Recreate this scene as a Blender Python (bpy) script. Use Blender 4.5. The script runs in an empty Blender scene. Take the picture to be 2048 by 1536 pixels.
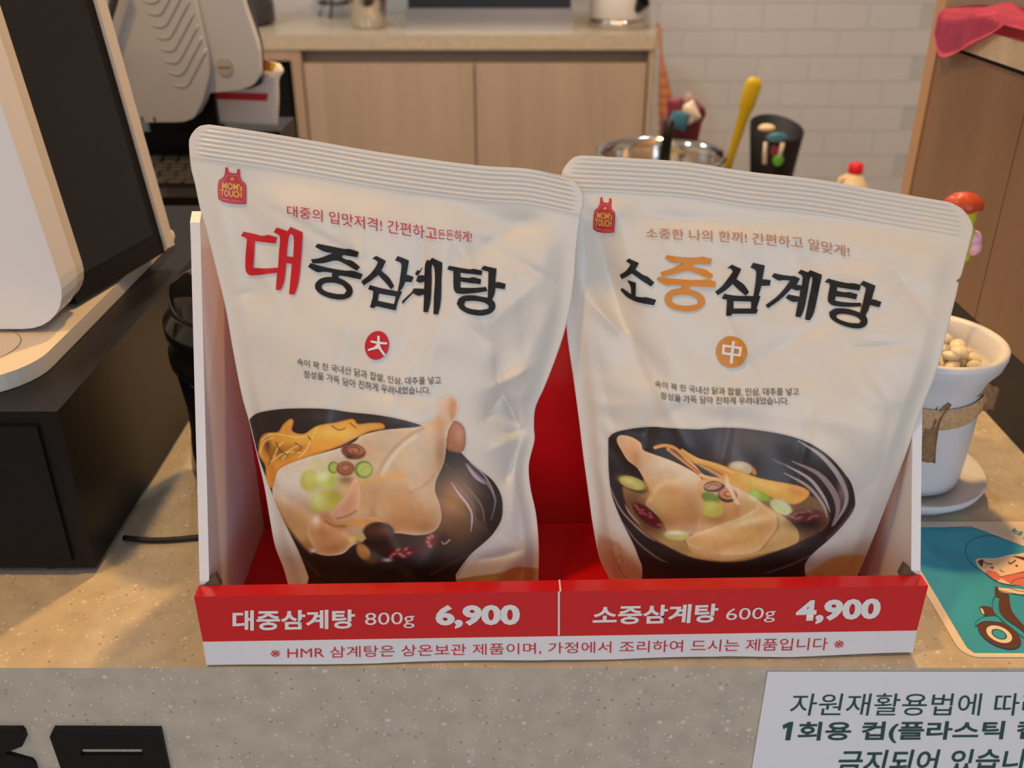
import bpy, bmesh, math, random
import numpy as np
from mathutils import Vector, Matrix
random.seed(7)
C = bpy.context.scene.collection
SC = bpy.context.scene

# ------------------------------------------------------------------ camera
F = 1900.0; PITCH = math.atan(980 / 1900.0)
CAMP = np.array([0.0, -0.406, 0.391])
ct, st = math.cos(PITCH), math.sin(PITCH)
cd = bpy.data.cameras.new('camera'); cam = bpy.data.objects.new('camera', cd); C.objects.link(cam)
cam.location = CAMP.tolist(); cam.rotation_euler = (math.pi / 2 - PITCH, 0, 0)
cd.sensor_width = 36; cd.lens = F / 2048 * 36; cd.clip_start = 0.02
cd.dof.use_dof = True; cd.dof.focus_distance = 0.54; cd.dof.aperture_fstop = 9.5
SC.camera = cam
# ------------------------------------------------------------------ world, lights, exposure
w = bpy.data.worlds.new('world'); SC.world = w; w.use_nodes = True
w.node_tree.nodes['Background'].inputs[0].default_value = (0.62, 0.78, 1.0, 1)
w.node_tree.nodes['Background'].inputs[1].default_value = 1.0
SC.view_settings.view_transform = 'Standard'; SC.view_settings.look = 'None'
SC.view_settings.gamma = 1; SC.view_settings.use_curve_mapping = False
SC.view_settings.exposure = 0.0
def area(name, loc, target, size, power, color, sy=None):
    l = bpy.data.lights.new(name, 'AREA'); l.shape = 'RECTANGLE' if sy else 'DISK'
    l.size = size; l.energy = power; l.color = color
    if sy: l.size_y = sy
    o = bpy.data.objects.new(name, l); C.objects.link(o); o.location = loc
    o.rotation_euler = (Vector(target) - Vector(loc)).to_track_quat('-Z', 'Y').to_euler(); return o
DAY = area('window_daylight', (0.7, -2.85, 0.40), (0.0, 0, 0.15), 2.6, 27, (0.78, 0.88, 1.0), 1.2)
WARM, SOFT = (1.0, 0.52, 0.13), (0.86, 0.94, 1.0)
LAMPS = [(-0.50, -0.14, 12, WARM), (0.24, 0.92, 27, WARM), (-1.3, 0.9, 4, SOFT), (-0.45, 1.9, 7.5, SOFT), (0.75, 1.8, 9.5, SOFT), (-1.5, 2.2, 6, SOFT), (-0.9, -1.3, 3.5, WARM)]
for i, (x, y, pw, col_) in enumerate(LAMPS):
    area('downlight_glow', (x, y, 1.70), (x, y, 0), 0.11, pw, col_)

# ------------------------------------------------------------------ projection helpers
def ray(px, py):
    u = (np.asarray(px, float) - 1024) / F; v = (np.asarray(py, float) - 768) / F
    return np.stack([u, ct - v * st, -st - v * ct], -1)
def hit(px, py, x=None, y=None, z=None):
    d = ray(px, py)
    if y is not None: t = (y - CAMP[1]) / d[..., 1]
    elif z is not None: t = (z - CAMP[2]) / d[..., 2]
    else: t = (x - CAMP[0]) / d[..., 0]
    return CAMP + d * t[..., None]
def proj(P):
    r = P - CAMP
    zc = r[..., 1] * ct - r[..., 2] * st
    vv = -r[..., 1] * st - r[..., 2] * ct
    return np.stack([1024 + F * r[..., 0] / zc, 768 + F * vv / zc], -1)

# ------------------------------------------------------------------ materials
def lin(c):
    c = np.asarray(c, float) / 255.0
    return np.where(c <= 0.04045, c / 12.92, ((c + 0.055) / 1.055) ** 2.4)
def sock(n, name, v):
    if name in n.inputs: n.inputs[name].default_value = v
def mat(name, col, rough=0.5, metal=0.0, coat=0.0, bump=0.0, bscale=200, var=0.0, vscale=20, trans=0.0, ior=1.45, emit=None, estr=0, spec=0.5):
    m = bpy.data.materials.new(name); m.use_nodes = True
    nt = m.node_tree; b = nt.nodes['Principled BSDF']
    c = tuple(col) + (1,)
    sock(b, 'Base Color', c); sock(b, 'Roughness', rough); sock(b, 'Metallic', metal)
    sock(b, 'Coat Weight', coat); sock(b, 'Coat Roughness', 0.08); sock(b, 'Transmission Weight', trans); sock(b, 'IOR', ior); sock(b, 'Specular IOR Level', spec)
    if emit: sock(b, 'Emission Color', tuple(emit) + (1,)); sock(b, 'Emission Strength', estr)
    if bump or var:
        tc = nt.nodes.new('ShaderNodeTexCoord')
    if bump:
        nz = nt.nodes.new('ShaderNodeTexNoise'); nz.inputs['Scale'].default_value = bscale; nz.inputs['Detail'].default_value = 3
        bp = nt.nodes.new('ShaderNodeBump'); bp.inputs['Strength'].default_value = bump; bp.inputs['Distance'].default_value = 0.001
        nt.links.new(tc.outputs['Object'], nz.inputs['Vector']); nt.links.new(nz.outputs['Fac'], bp.inputs['Height']); nt.links.new(bp.outputs['Normal'], b.inputs['Normal'])
    if var:
        n2 = nt.nodes.new('ShaderNodeTexNoise'); n2.inputs['Scale'].default_value = vscale; n2.inputs['Detail'].default_value = 4
        r = nt.nodes.new('ShaderNodeValToRGB')
        r.color_ramp.elements[0].position = 0.3; r.color_ramp.elements[1].position = 0.7
        r.color_ramp.elements[0].color = tuple(max(0, x * (1 - var)) for x in col) + (1,)
        r.color_ramp.elements[1].color = tuple(min(1, x * (1 + var)) for x in col) + (1,)
        nt.links.new(tc.outputs['Object'], n2.inputs['Vector']); nt.links.new(n2.outputs['Fac'], r.inputs['Fac']); nt.links.new(r.outputs['Color'], b.inputs['Base Color'])
    return m
def wood(name, a, b_, axis=2, rough=0.5, sc=14):
    m = bpy.data.materials.new(name); m.use_nodes = True; nt = m.node_tree; b = nt.nodes['Principled BSDF']
    tc = nt.nodes.new('ShaderNodeTexCoord'); mp = nt.nodes.new('ShaderNodeMapping')
    s = [sc, sc, sc]; s[axis] = sc * 0.06; mp.inputs['Scale'].default_value = s
    nz = nt.nodes.new('ShaderNodeTexNoise'); nz.inputs['Scale'].default_value = 1.0; nz.inputs['Detail'].default_value = 6; nz.inputs['Roughness'].default_value = 0.6
    r = nt.nodes.new('ShaderNodeValToRGB'); r.color_ramp.elements[0].position = 0.35; r.color_ramp.elements[1].position = 0.68
    r.color_ramp.elements[0].color = tuple(a) + (1,); r.color_ramp.elements[1].color = tuple(b_) + (1,)
    nt.links.new(tc.outputs['Object'], mp.inputs['Vector']); nt.links.new(mp.outputs['Vector'], nz.inputs['Vector'])
    nt.links.new(nz.outputs['Fac'], r.inputs['Fac']); nt.links.new(r.outputs['Color'], b.inputs['Base Color'])
    b.inputs['Roughness'].default_value = rough
    return m
def speckle(name, base, light, dark, rough=0.22):
    m = bpy.data.materials.new(name); m.use_nodes = True; nt = m.node_tree; b = nt.nodes['Principled BSDF']
    tc = nt.nodes.new('ShaderNodeTexCoord')
    def layer(scale, lo, hi, prev, colr, keep):
        wv = nt.nodes.new('ShaderNodeTexVoronoi'); wv.inputs['Scale'].default_value = scale
        nt.links.new(tc.outputs['Object'], wv.inputs['Vector'])
        r = nt.nodes.new('ShaderNodeMapRange'); r.inputs[1].default_value = lo; r.inputs[2].default_value = hi; r.inputs[3].default_value = 1; r.inputs[4].default_value = 0
        nt.links.new(wv.outputs['Distance'], r.inputs[0])
        sp = nt.nodes.new('ShaderNodeSeparateColor'); nt.links.new(wv.outputs['Color'], sp.inputs[0])
        th = nt.nodes.new('ShaderNodeMath'); th.operation = 'LESS_THAN'; th.inputs[1].default_value = keep
        nt.links.new(sp.outputs[0], th.inputs[0])
        mu = nt.nodes.new('ShaderNodeMath'); mu.operation = 'MULTIPLY'
        nt.links.new(r.outputs[0], mu.inputs[0]); nt.links.new(th.outputs[0], mu.inputs[1])
        mx = nt.nodes.new('ShaderNodeMix'); mx.data_type = 'RGBA'
        nt.links.new(mu.outputs[0], mx.inputs[0])
        if prev is None: mx.inputs[6].default_value = tuple(base) + (1,)
        else: nt.links.new(prev, mx.inputs[6])
        mx.inputs[7].default_value = tuple(colr) + (1,)
        return mx.outputs[2]
    nz = nt.nodes.new('ShaderNodeTexNoise'); nz.inputs['Scale'].default_value = 60; nz.inputs['Detail'].default_value = 5
    nt.links.new(tc.outputs['Object'], nz.inputs['Vector'])
    mr = nt.nodes.new('ShaderNodeValToRGB'); mr.color_ramp.elements[0].position = 0.3; mr.color_ramp.elements[1].position = 0.7
    mr.color_ramp.elements[0].color = tuple(x * 0.88 for x in base) + (1,); mr.color_ramp.elements[1].color = tuple(x * 1.1 for x in base) + (1,)
    nt.links.new(nz.outputs['Fac'], mr.inputs['Fac'])
    p = layer(150, 0.12, 0.3, mr.outputs['Color'], light, 0.11)
    p = layer(420, 0.2, 0.4, p, light, 0.13)
    p = layer(260, 0.12, 0.3, p, dark, 0.13)
    nt.links.new(p, b.inputs['Base Color']); b.inputs['Roughness'].default_value = rough
    return m
M = {}
M['counter'] = speckle('speckled_solid_surface', (0.48, 0.43, 0.35), (0.68, 0.62, 0.56), (0.30, 0.25, 0.19))
M['backtop'] = speckle('back_solid_surface', (0.55, 0.47, 0.36), (0.7, 0.66, 0.6), (0.4, 0.34, 0.28), 0.3)
M['oak'] = wood('pale_oak', (0.43, 0.335, 0.26), (0.51, 0.40, 0.315), 2, 0.5, 22)
M['oakframe'] = wood('oak_frame', (0.40, 0.28, 0.20), (0.46, 0.33, 0.25), 2, 0.5, 22)
M['walnut'] = wood('brown_wood', (0.19, 0.115, 0.07), (0.26, 0.165, 0.105), 2, 0.5, 10)
M['tallwood'] = wood('warm_brown_wood', (0.40, 0.26, 0.155), (0.47, 0.31, 0.19), 2, 0.5, 10)
M['tile'] = mat('white_glazed_tile', (0.71, 0.73, 0.78), 0.18, var=0.03, vscale=3)
M['grout'] = mat('grout', (0.60, 0.61, 0.64), 0.8)
M['plaster'] = mat('plaster', (0.75, 0.73, 0.70), 0.9, var=0.03, vscale=2)
M['floor'] = mat('floor_tile', (0.35, 0.32, 0.29), 0.4, var=0.06, vscale=3)
M['film'] = mat('matte_white_film', (0.71, 0.675, 0.615), 0.40, coat=0.08, bump=0.1, bscale=500)
M['red'] = mat('glossy_red_board', (0.60, 0.006, 0.012), 0.28, coat=0.4, bump=0.06, bscale=350)
M['cardwhite'] = mat('glossy_white_board', (0.70, 0.71, 0.76), 0.3, coat=0.25, bump=0.15, bscale=400)
M['shadebrown'] = mat('shaded_brown', (0.10, 0.075, 0.05), 0.8)  # board brown with shadow painted in, also used for small holes
M['black'] = mat('black_plastic', (0.006, 0.005, 0.005), 0.38, bump=0.1, bscale=900, spec=0.3)
M['blackgloss'] = mat('black_glass', (0.006, 0.006, 0.0065), 0.08, spec=0.5)
M['blackmatte'] = mat('black_matte', (0.006, 0.0055, 0.006), 0.5, spec=0.25)
M['charcoal'] = mat('charcoal_plastic', (0.05, 0.05, 0.055), 0.4)
M['navy'] = mat('dark_navy_plastic', (0.018, 0.024, 0.035), 0.3)
M['displayplastic'] = mat('grey_white_plastic', (0.47, 0.51, 0.575), 0.4)
M['whiteplastic'] = mat('white_plastic', (0.74, 0.73, 0.73), 0.35)
M['beige'] = mat('beige_plastic', (0.62, 0.57, 0.50), 0.4)
M['steel'] = mat('brushed_steel', (0.62, 0.60, 0.57), 0.3, metal=1.0)
M['chrome'] = mat('polished_steel', (0.70, 0.67, 0.62), 0.12, metal=1.0)
M['pot'] = mat('white_ceramic', (0.66, 0.68, 0.72), 0.35, bump=0.05, bscale=300)
M['jute'] = mat('jute_ribbon', (0.56, 0.36, 0.19), 0.85, bump=0.6, bscale=500, var=0.2, vscale=400)
M['pebble'] = mat('cream_pebble', (0.74, 0.67, 0.52), 0.35, var=0.08, vscale=60)
M['pink'] = mat('pink_cloth', (0.60, 0.10, 0.25), 0.9, bump=0.5, bscale=600, var=0.1, vscale=40)
M['orange'] = mat('orange_mesh', (0.52, 0.19, 0.08), 0.6)
M['orangedark'] = mat('orange_seam', (0.38, 0.10, 0.04), 0.7)
M['redplastic'] = mat('red_plastic', (0.13, 0.015, 0.02), 0.4)
M['bluepack'] = mat('blue_pack', (0.05, 0.20, 0.38), 0.35)
M['whitepack'] = mat('white_pack', (0.70, 0.68, 0.70), 0.5)
M['purple'] = mat('mauve_pack', (0.28, 0.20, 0.23), 0.5)
M['magenta'] = mat('magenta_pack', (0.18, 0.03, 0.07), 0.5)
M['yellow'] = mat('yellow_plastic', (0.52, 0.42, 0.01), 0.4)
M['green'] = mat('green_plastic', (0.08, 0.42, 0.04), 0.4)
M['milk'] = mat('translucent_bottle', (0.74, 0.68, 0.55), 0.4)
M['cream'] = mat('cream_plastic', (0.72, 0.62, 0.42), 0.4)
M['capred'] = mat('red_cap', (0.62, 0.01, 0.03), 0.35)
M['capfig'] = mat('orange_red_figure', (0.48, 0.06, 0.02), 0.35)
M['limefig'] = mat('lime_figure', (0.50, 0.52, 0.03), 0.4)
M['pinkfig'] = mat('pink_figure', (0.80, 0.45, 0.55), 0.35)
M['key'] = mat('grey_key', (0.03, 0.03, 0.034), 0.25)
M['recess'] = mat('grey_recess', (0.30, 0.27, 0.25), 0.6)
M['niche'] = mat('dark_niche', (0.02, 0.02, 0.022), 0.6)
M['paper'] = mat('white_paper', (0.78, 0.80, 0.84), 0.4, coat=0.1)
M['teal'] = mat('teal_print', (0.03, 0.33, 0.52), 0.4)
M['tealdark'] = mat('dark_teal_ink', (0.012, 0.07, 0.07), 0.5)
M['skin'] = mat('skin_print', (0.75, 0.56, 0.42), 0.5)
M['cardborder'] = mat('cream_card', (0.72, 0.62, 0.54), 0.4)
M['brownink'] = mat('brown_ink', (0.09, 0.03, 0.025), 0.5)
M['blush'] = mat('blush_ink', (0.62, 0.16, 0.14), 0.5)
M['redink'] = mat('red_ink', (0.56, 0.02, 0.03), 0.45)
M['titlered'] = mat('title_red_ink', (0.58, 0.014, 0.020), 0.5, spec=0.3)
M['blackink'] = mat('black_ink', (0.016, 0.0145, 0.016), 0.5, spec=0.25)
M['orangeink'] = mat('orange_ink', (0.66, 0.245, 0.006), 0.42)
M['copperink'] = mat('copper_ink', (0.55, 0.24, 0.10), 0.42)
M['greyink'] = mat('brown_grey_ink', (0.13, 0.11, 0.09), 0.45)
M['logored'] = mat('logo_red_ink', (0.55, 0.03, 0.05), 0.42)
M['logoline'] = mat('logo_salmon_ink', (0.70, 0.18, 0.13), 0.42)
M['logoyellow'] = mat('logo_yellow_ink', (0.75, 0.42, 0.08), 0.42)
M['whiteink'] = mat('white_ink', (0.80, 0.79, 0.78), 0.4)
M['greenink'] = mat('dark_green_ink', (0.022, 0.075, 0.062), 0.5)
M['yellowtag'] = mat('yellow_tag', (0.80, 0.52, 0.01), 0.5)
M['insidedark'] = mat('dark_pot_interior', (0.10, 0.06, 0.035), 0.15)
M['lamp'] = mat('lamp_glow', (1, 0.9, 0.7), 0.5, emit=(1.0, 0.75, 0.42), estr=60)

# ------------------------------------------------------------------ object helpers
def tag(o, label=None, cat=None, group=None, kind=None):
    if label: o['label'] = label
    if cat: o['category'] = cat
    if group: o['group'] = group
    if kind: o['kind'] = kind
    return o
def thing(name, label, cat, loc=(0, 0, 0), group=None, kind=None):
    o = bpy.data.objects.new(name, None); C.objects.link(o); o.location = [float(v) for v in loc]; o.empty_display_size = 0.02
    return tag(o, label, cat, group, kind)
def link(name, me, m, parent=None, smooth=False):
    me.name = name
    if m is not None: me.materials.clear(); me.materials.append(M[m] if isinstance(m, str) else m)
    o = bpy.data.objects.new(name, me); C.objects.link(o)
    if parent is not None:
        o.parent = parent
        L = Vector(); p = parent
        while p is not None: L += p.location; p = p.parent
        if parent.type != 'EMPTY': L = Vector()
        pp = parent
        if pp.type == 'EMPTY': o.matrix_parent_inverse = Matrix.Translation(-L)
    if smooth: me.polygons.foreach_set('use_smooth', [True] * len(me.polygons))
    return o
def fin(name, bm, m, parent=None, smooth=False, bevel=0.0, seg=2):
    if bevel:
        es = [e for e in bm.edges if len(e.link_faces) == 2 and e.calc_face_angle(0) > 0.6]
        bmesh.ops.bevel(bm, geom=es, offset=bevel, segments=seg, affect='EDGES', profile=0.5)
    bmesh.ops.recalc_face_normals(bm, faces=bm.faces)
    me = bpy.data.meshes.new(name); bm.to_mesh(me); bm.free()
    return link(name, me, m, parent, smooth)
def bx(bm, x0, x1, y0, y1, z0, z1):
    vs = [bm.verts.new(p) for p in ((x0, y0, z0), (x1, y0, z0), (x1, y1, z0), (x0, y1, z0), (x0, y0, z1), (x1, y0, z1), (x1, y1, z1), (x0, y1, z1))]
    for f in ((0, 3, 2, 1), (4, 5, 6, 7), (0, 1, 5, 4), (1, 2, 6, 5), (2, 3, 7, 6), (3, 0, 4, 7)): bm.faces.new([vs[i] for i in f])
def box(name, x0, x1, y0, y1, z0, z1, m, parent=None, bevel=0.0, seg=2):
    bm = bmesh.new(); bx(bm, x0, x1, y0, y1, z0, z1); return fin(name, bm, m, parent, False, bevel, seg)
def lathe_bm(prof, cx, cy, n=48, cap=True):
    bm = bmesh.new(); rings = []
    for r, z in prof:
        rings.append([bm.verts.new((cx + r * math.cos(2 * math.pi * k / n), cy + r * math.sin(2 * math.pi * k / n), z)) for k in range(n)])
    for a, b in zip(rings, rings[1:]):
        for k in range(n): bm.faces.new((a[k], a[(k + 1) % n], b[(k + 1) % n], b[k]))
    if cap:
        bm.faces.new(rings[0][::-1]); bm.faces.new(rings[-1])
    return bm
def lathe(name, prof, cx, cy, m, parent=None, n=48, cap=True):
    return fin(name, lathe_bm(prof, cx, cy, n, cap), m, parent, True)
def tube_bm(pts, rad, n=10, bm=None):
    bm = bm or bmesh.new(); P = [Vector(p) for p in pts]; rings = []
    rs = rad if isinstance(rad, (list, tuple)) else [rad] * len(P)
    up = Vector((0, 0, 1))
    for i, p in enumerate(P):
        d = (P[min(i + 1, len(P) - 1)] - P[max(i - 1, 0)]).normalized()
        a = d.cross(up if abs(d.dot(up)) < 0.95 else Vector((1, 0, 0))).normalized(); b = d.cross(a)
        rings.append([bm.verts.new(p + (a * math.cos(2 * math.pi * k / n) + b * math.sin(2 * math.pi * k / n)) * rs[i]) for k in range(n)])
    for a, b in zip(rings, rings[1:]):
        for k in range(n): bm.faces.new((a[k], a[(k + 1) % n], b[(k + 1) % n], b[k]))
    bm.faces.new(rings[0][::-1]); bm.faces.new(rings[-1]); return bm
def tube(name, pts, rad, m, parent=None, n=10): return fin(name, tube_bm(pts, rad, n), m, parent, True)
def cat(pts, per=8, closed=False):
    P = np.asarray(pts, float); n = len(P); out = []
    for i in range(n if closed else n - 1):
        if closed: p0, p1, p2, p3 = P[(i - 1) % n], P[i], P[(i + 1) % n], P[(i + 2) % n]
        else: p0, p1, p2, p3 = P[max(i - 1, 0)], P[i], P[i + 1], P[min(i + 2, n - 1)]
        for k in range(per):
            t = k / per
            out.append(0.5 * ((2 * p1) + (p2 - p0) * t + (2 * p0 - 5 * p1 + 4 * p2 - p3) * t * t + (3 * p1 - p0 - 3 * p2 + p3) * t ** 3))
    if not closed: out.append(P[-1])
    return np.array(out)
def chaikin(P, r=0.22, it=2, keep=None):
    P = [np.asarray(p, float) for p in P]
    for _ in range(it):
        Q = []; n = len(P)
        for i in range(n):
            p0, p1, p2 = P[i - 1], P[i], P[(i + 1) % n]; u, v = p1 - p0, p2 - p1
            ang = abs(math.degrees(math.atan2(u[0] * v[1] - u[1] * v[0], u @ v)))
            if keep and (ang > keep or ang < 6): Q.append(p1)
            else: Q += [p1 - u * r, p1 + v * r]
        P = Q
    return P
def prism(name, pts, thick, m, parent=None, bevel=0.0, axis=(0, 1, 0)):
    """closed 3D outline pushed along axis by thick"""
    bm = bmesh.new(); a = Vector(axis) * thick
    v0 = [bm.verts.new(Vector(tuple(float(c) for c in p))) for p in pts]; v1 = [bm.verts.new(v.co + a) for v in v0]
    n = len(v0); bm.faces.new(v0); bm.faces.new(v1[::-1])
    for i in range(n): bm.faces.new((v0[i], v1[i], v1[(i + 1) % n], v0[(i + 1) % n]))
    return fin(name, bm, m, parent, False, bevel)
def strips(loops):
    """2D filled mesh (even-odd) from closed loops, coordinates divided by 100 in the curve"""
    c = bpy.data.curves.new('fill', 'CURVE'); c.dimensions = '2D'; c.fill_mode = 'BOTH'
    for L in loops:
        s = c.splines.new('POLY'); s.points.add(len(L) - 1)
        for i, p in enumerate(L): s.points[i].co = (p[0] / 100, p[1] / 100, 0, 1)
        s.use_cyclic_u = True
    return curve_mesh(c)
def curve_mesh(c, maxlen=0.12):
    o = bpy.data.objects.new('tmp', c); C.objects.link(o)
    dg = bpy.context.evaluated_depsgraph_get()
    me = bpy.data.meshes.new_from_object(o.evaluated_get(dg))
    bpy.data.objects.remove(o); bpy.data.curves.remove(c)
    return me
def text_mesh(s, offset=0.0, shear=0.0):
    c = bpy.data.curves.new('txt', 'FONT'); c.body = s; c.resolution_u = 3; c.offset = offset; c.shear = shear
    return curve_mesh(c)
def finish_flat(me, fn, maxlen):
    """fn maps an (n,2) array to (n,3); long edges are split first"""
    bm = bmesh.new(); bm.from_mesh(me)
    bmesh.ops.remove_doubles(bm, verts=bm.verts, dist=1e-5)
    for _ in range(5):
        es = [e for e in bm.edges if e.calc_length() > maxlen]
        if not es: break
        bmesh.ops.subdivide_edges(bm, edges=es, cuts=1, use_grid_fill=False)
        bmesh.ops.triangulate(bm, faces=[f for f in bm.faces if len(f.verts) > 3])
    co = np.array([v.co[:2] for v in bm.verts])
    P = fn(co)
    for v, p in zip(bm.verts, P): v.co = p
    bm.to_mesh(me); bm.free(); return me
def strip_map(me, bottoms, tops):
    """bbox of a flat mesh onto a strip given by pixel polylines; returns function (n,2)->px"""
    co = np.array([v.co[:2] for v in me.vertices]); lo, hi = co.min(0), co.max(0)
    B = np.asarray(bottoms, float); T = np.asarray(tops, float)
    k = (B[:, 0] - B[0, 0]) / (B[-1, 0] - B[0, 0])
    def f(c):
        u = (c[:, 0] - lo[0]) / (hi[0] - lo[0]); v = (c[:, 1] - lo[1]) / (hi[1] - lo[1])
        b = np.stack([np.interp(u, k, B[:, 0]), np.interp(u, k, B[:, 1])], -1)
        t = np.stack([np.interp(u, k, T[:, 0]), np.interp(u, k, T[:, 1])], -1)
        return b + (t - b) * v[:, None]
    return f, (hi[0] - lo[0])
def px_text(name, s, bottoms, tops, surf, m, parent, offset=0.0, shear=0.0, maxpx=14):
    me = text_mesh(s, offset, shear); f, wd = strip_map(me, bottoms, tops)
    pxw = abs(bottoms[-1][0] - bottoms[0][0])
    finish_flat(me, lambda c: surf(f(c)), maxpx * wd / pxw)
    return link(name, me, m, parent)
def px_fill(name, loops, surf, m, parent, maxpx=8):
    me = strips(loops)
    finish_flat(me, lambda c: surf(c * 100), maxpx / 100)
    return link(name, me, m, parent)

# ================================================================== THE SETTING
FZ, CZ, YB, YF, XL, XR = -0.95, 1.75, 3.344, -3.0, -2.7, 2.6
def struct(name, x0, x1, y0, y1, z0, z1, m): return tag(box(name, x0, x1, y0, y1, z0, z1, m), kind='structure')
struct('floor', XL - .1, XR + .1, YF - .1, YB + .1, FZ - .1, FZ, 'floor')
struct('ceiling', XL - .1, XR + .1, YF - .1, YB + .1, CZ, CZ + .1, 'plaster')
struct('wall_left', XL - .1, XL, YF - .1, YB + .1, FZ, CZ, 'plaster')
struct('wall_right', XR, XR + .1, YF - .1, YB + .1, FZ, CZ, 'plaster')
wb = tag(thing('wall_back', None, None, (0, YB, 0)), kind='structure')
box('wall_body', XL, XR, YB + 0.004, YB + .1, FZ, CZ, 'grout', wb)
TW, TH = 0.195, 0.0935
tb = bmesh.new(); bx(tb, 0.001, TW - 0.001, 0.001, 0.004, 0.001, TH - 0.001)
bmesh.ops.bevel(tb, geom=list(tb.edges), offset=0.001, segments=1, affect='EDGES')
tile_me = bpy.data.meshes.new('tile'); tb.to_mesh(tile_me); tb.free(); tile_me.materials.append(M['tile'])
row0 = -0.42 - 0.013
for r in range(0, 12):
    z = row0 + (r - 4) * TH
    for c_ in range(-1, 7):
        x = 0.21 + c_ * TW + (TW / 2 if r % 2 else 0) - 0.06
        o = bpy.data.objects.new('tile', tile_me); C.objects.link(o); o.parent = wb
        o.location = (x, 0, z)
# front wall with the shop window the daylight comes through
fw = tag(thing('wall_front', None, None, (0, YF, 0)), kind='structure')
box('wall_below_window', XL, XR, YF - .1, YF, FZ, -0.2, 'plaster', fw)
box('wall_above_window', XL, XR, YF - .1, YF, 1.6, CZ, 'plaster', fw)
box('wall_pier', XL, -2.1, YF - .1, YF, -0.2, 1.6, 'plaster', fw)
box('wall_pier', 1.2, XR, YF - .1, YF, -0.2, 1.6, 'plaster', fw)
win = tag(thing('window_1', None, None, (0, YF, 0)), kind='structure')
for x in (-2.1, -0.47, 1.15): box('window_frame', x, x + 0.05, YF - .08, YF - .02, -0.2, 1.6, 'charcoal', win)
box('window_frame', -2.05, 1.15, YF - .08, YF - .02, -0.2, -0.15, 'charcoal', win)
box('window_frame', -2.05, 1.15, YF - .08, YF - .02, 1.55, 1.6, 'charcoal', win)
for i, (x, y, _p, _c) in enumerate(LAMPS):
    cl = thing('ceiling_light', 'small round warm recessed ceiling downlight', 'ceiling light', (x, y, CZ), 'recessed downlights in the ceiling')
    lathe('trim_ring', [(0.06, CZ), (0.075, CZ - .004), (0.078, CZ - .001), (0.078, CZ)], x, y, 'whiteplastic', cl, 32)
    lathe('lamp_lens', [(0.058, CZ - .0005), (0.055, CZ - .003), (0.0, CZ - .0035)], x, y, 'lamp', cl, 32, False)

# ================================================================== FRONT COUNTER
ctr = thing('service_counter', 'speckled beige-grey solid surface front counter holding the pouch display', 'counter', (0, 0, 0))
prism('worktop', [(-1.3, y, z) for y, z in ((0, 0), (0.533, 0), (0.533, -.04), (.03, -.04), (.03, -.45), (0, -.45))], 2.4, 'counter', ctr, 0.003, (1, 0, 0))
box('front_panel', -1.3, 1.1, 0.002, 0.03, FZ, -0.4505, 'oak', ctr)
box('side_panel', -1.3, -1.27, 0.031, 0.533, FZ, -0.0405, 'oak', ctr)
box('side_panel', 1.07, 1.1, 0.031, 0.533, FZ, -0.0405, 'oak', ctr)

# ================================================================== BACK COUNTER AND CABINETS
YC = 2.734
bc = thing('back_counter', 'pale oak cabinet run under a beige countertop by the tiled wall', 'cabinet', (0, YC, FZ))
box('countertop', -2.2, 0.472, YC, 3.335, -0.045, 0.0, 'backtop', bc, 0.003)
box('end_panel', 0.435, 0.452, YC + .01, 3.33, FZ, -0.046, 'backtop', bc)
box('recess_rail', -0.667, 0.434, YC + .045, YC + .06, -0.10, -0.046, 'recess', bc)
box('recess_rail', -0.64, 0.41, YC + .02, YC + .044, -0.10, -0.088, 'recess', bc)
box('plinth', -2.15, 0.434, YC + .06, YC + .08, FZ, -0.86, 'charcoal', bc)
for a, b in ((-0.662, -0.1215), (-0.1165, 0.428)):
    box('door', a, b, YC + .004, YC + .022, -0.855, -0.087, 'oak', bc, 0.0015)
box('stile', -0.70, -0.668, YC + .004, YC + .3, -0.86, -0.046, 'oakframe', bc)
box('stile', -1.25, -1.21, YC + .004, YC + .3, -0.86, -0.046, 'oakframe', bc)
box('top_rail', -1.209, -0.701, YC + .004, YC + .03, -0.078, -0.046, 'oakframe', bc)
box('bottom_rail', -1.209, -0.701, YC + .004, YC + .03, -0.86, -0.82, 'oakframe', bc)
box('niche_back', -1.209, -0.701, YC + .28, YC + .3, -0.82, -0.079, 'niche', bc)
for a, b in ((-2.15, -1.72), (-1.71, -1.26)): box('door', a, b, YC + .004, YC + .022, -0.855, -0.087, 'oak', bc, 0.0015)
fr = thing('undercounter_fridge', 'dark undercounter fridge inside the open cabinet niche', 'fridge', (-0.95, YC + .1, FZ))
box('body', -1.19, -0.72, YC + .06, YC + .27, FZ, -0.10, 'niche', fr, 0.004)
box('door_panel', -1.19, -0.72, YC + .04, YC + .059, -0.93, -0.11, 'blackmatte', fr, 0.004)

# coffee machine
cm = thing('coffee_machine', 'wide coffee machine with brushed steel lower panel and dark navy upper body', 'coffee machine', (-0.07, 2.87, 0))
box('steel_base', -0.342, 0.196, 2.842, 3.25, 0.001, 0.066, 'steel', cm, 0.004)
box('body', -0.333, 0.188, 2.848, 3.24, 0.0665, 0.36, 'navy', cm, 0.01)
box('drip_tray', -0.25, 0.10, 2.85, 2.95, 0.361, 0.368, 'chrome', cm)
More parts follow.
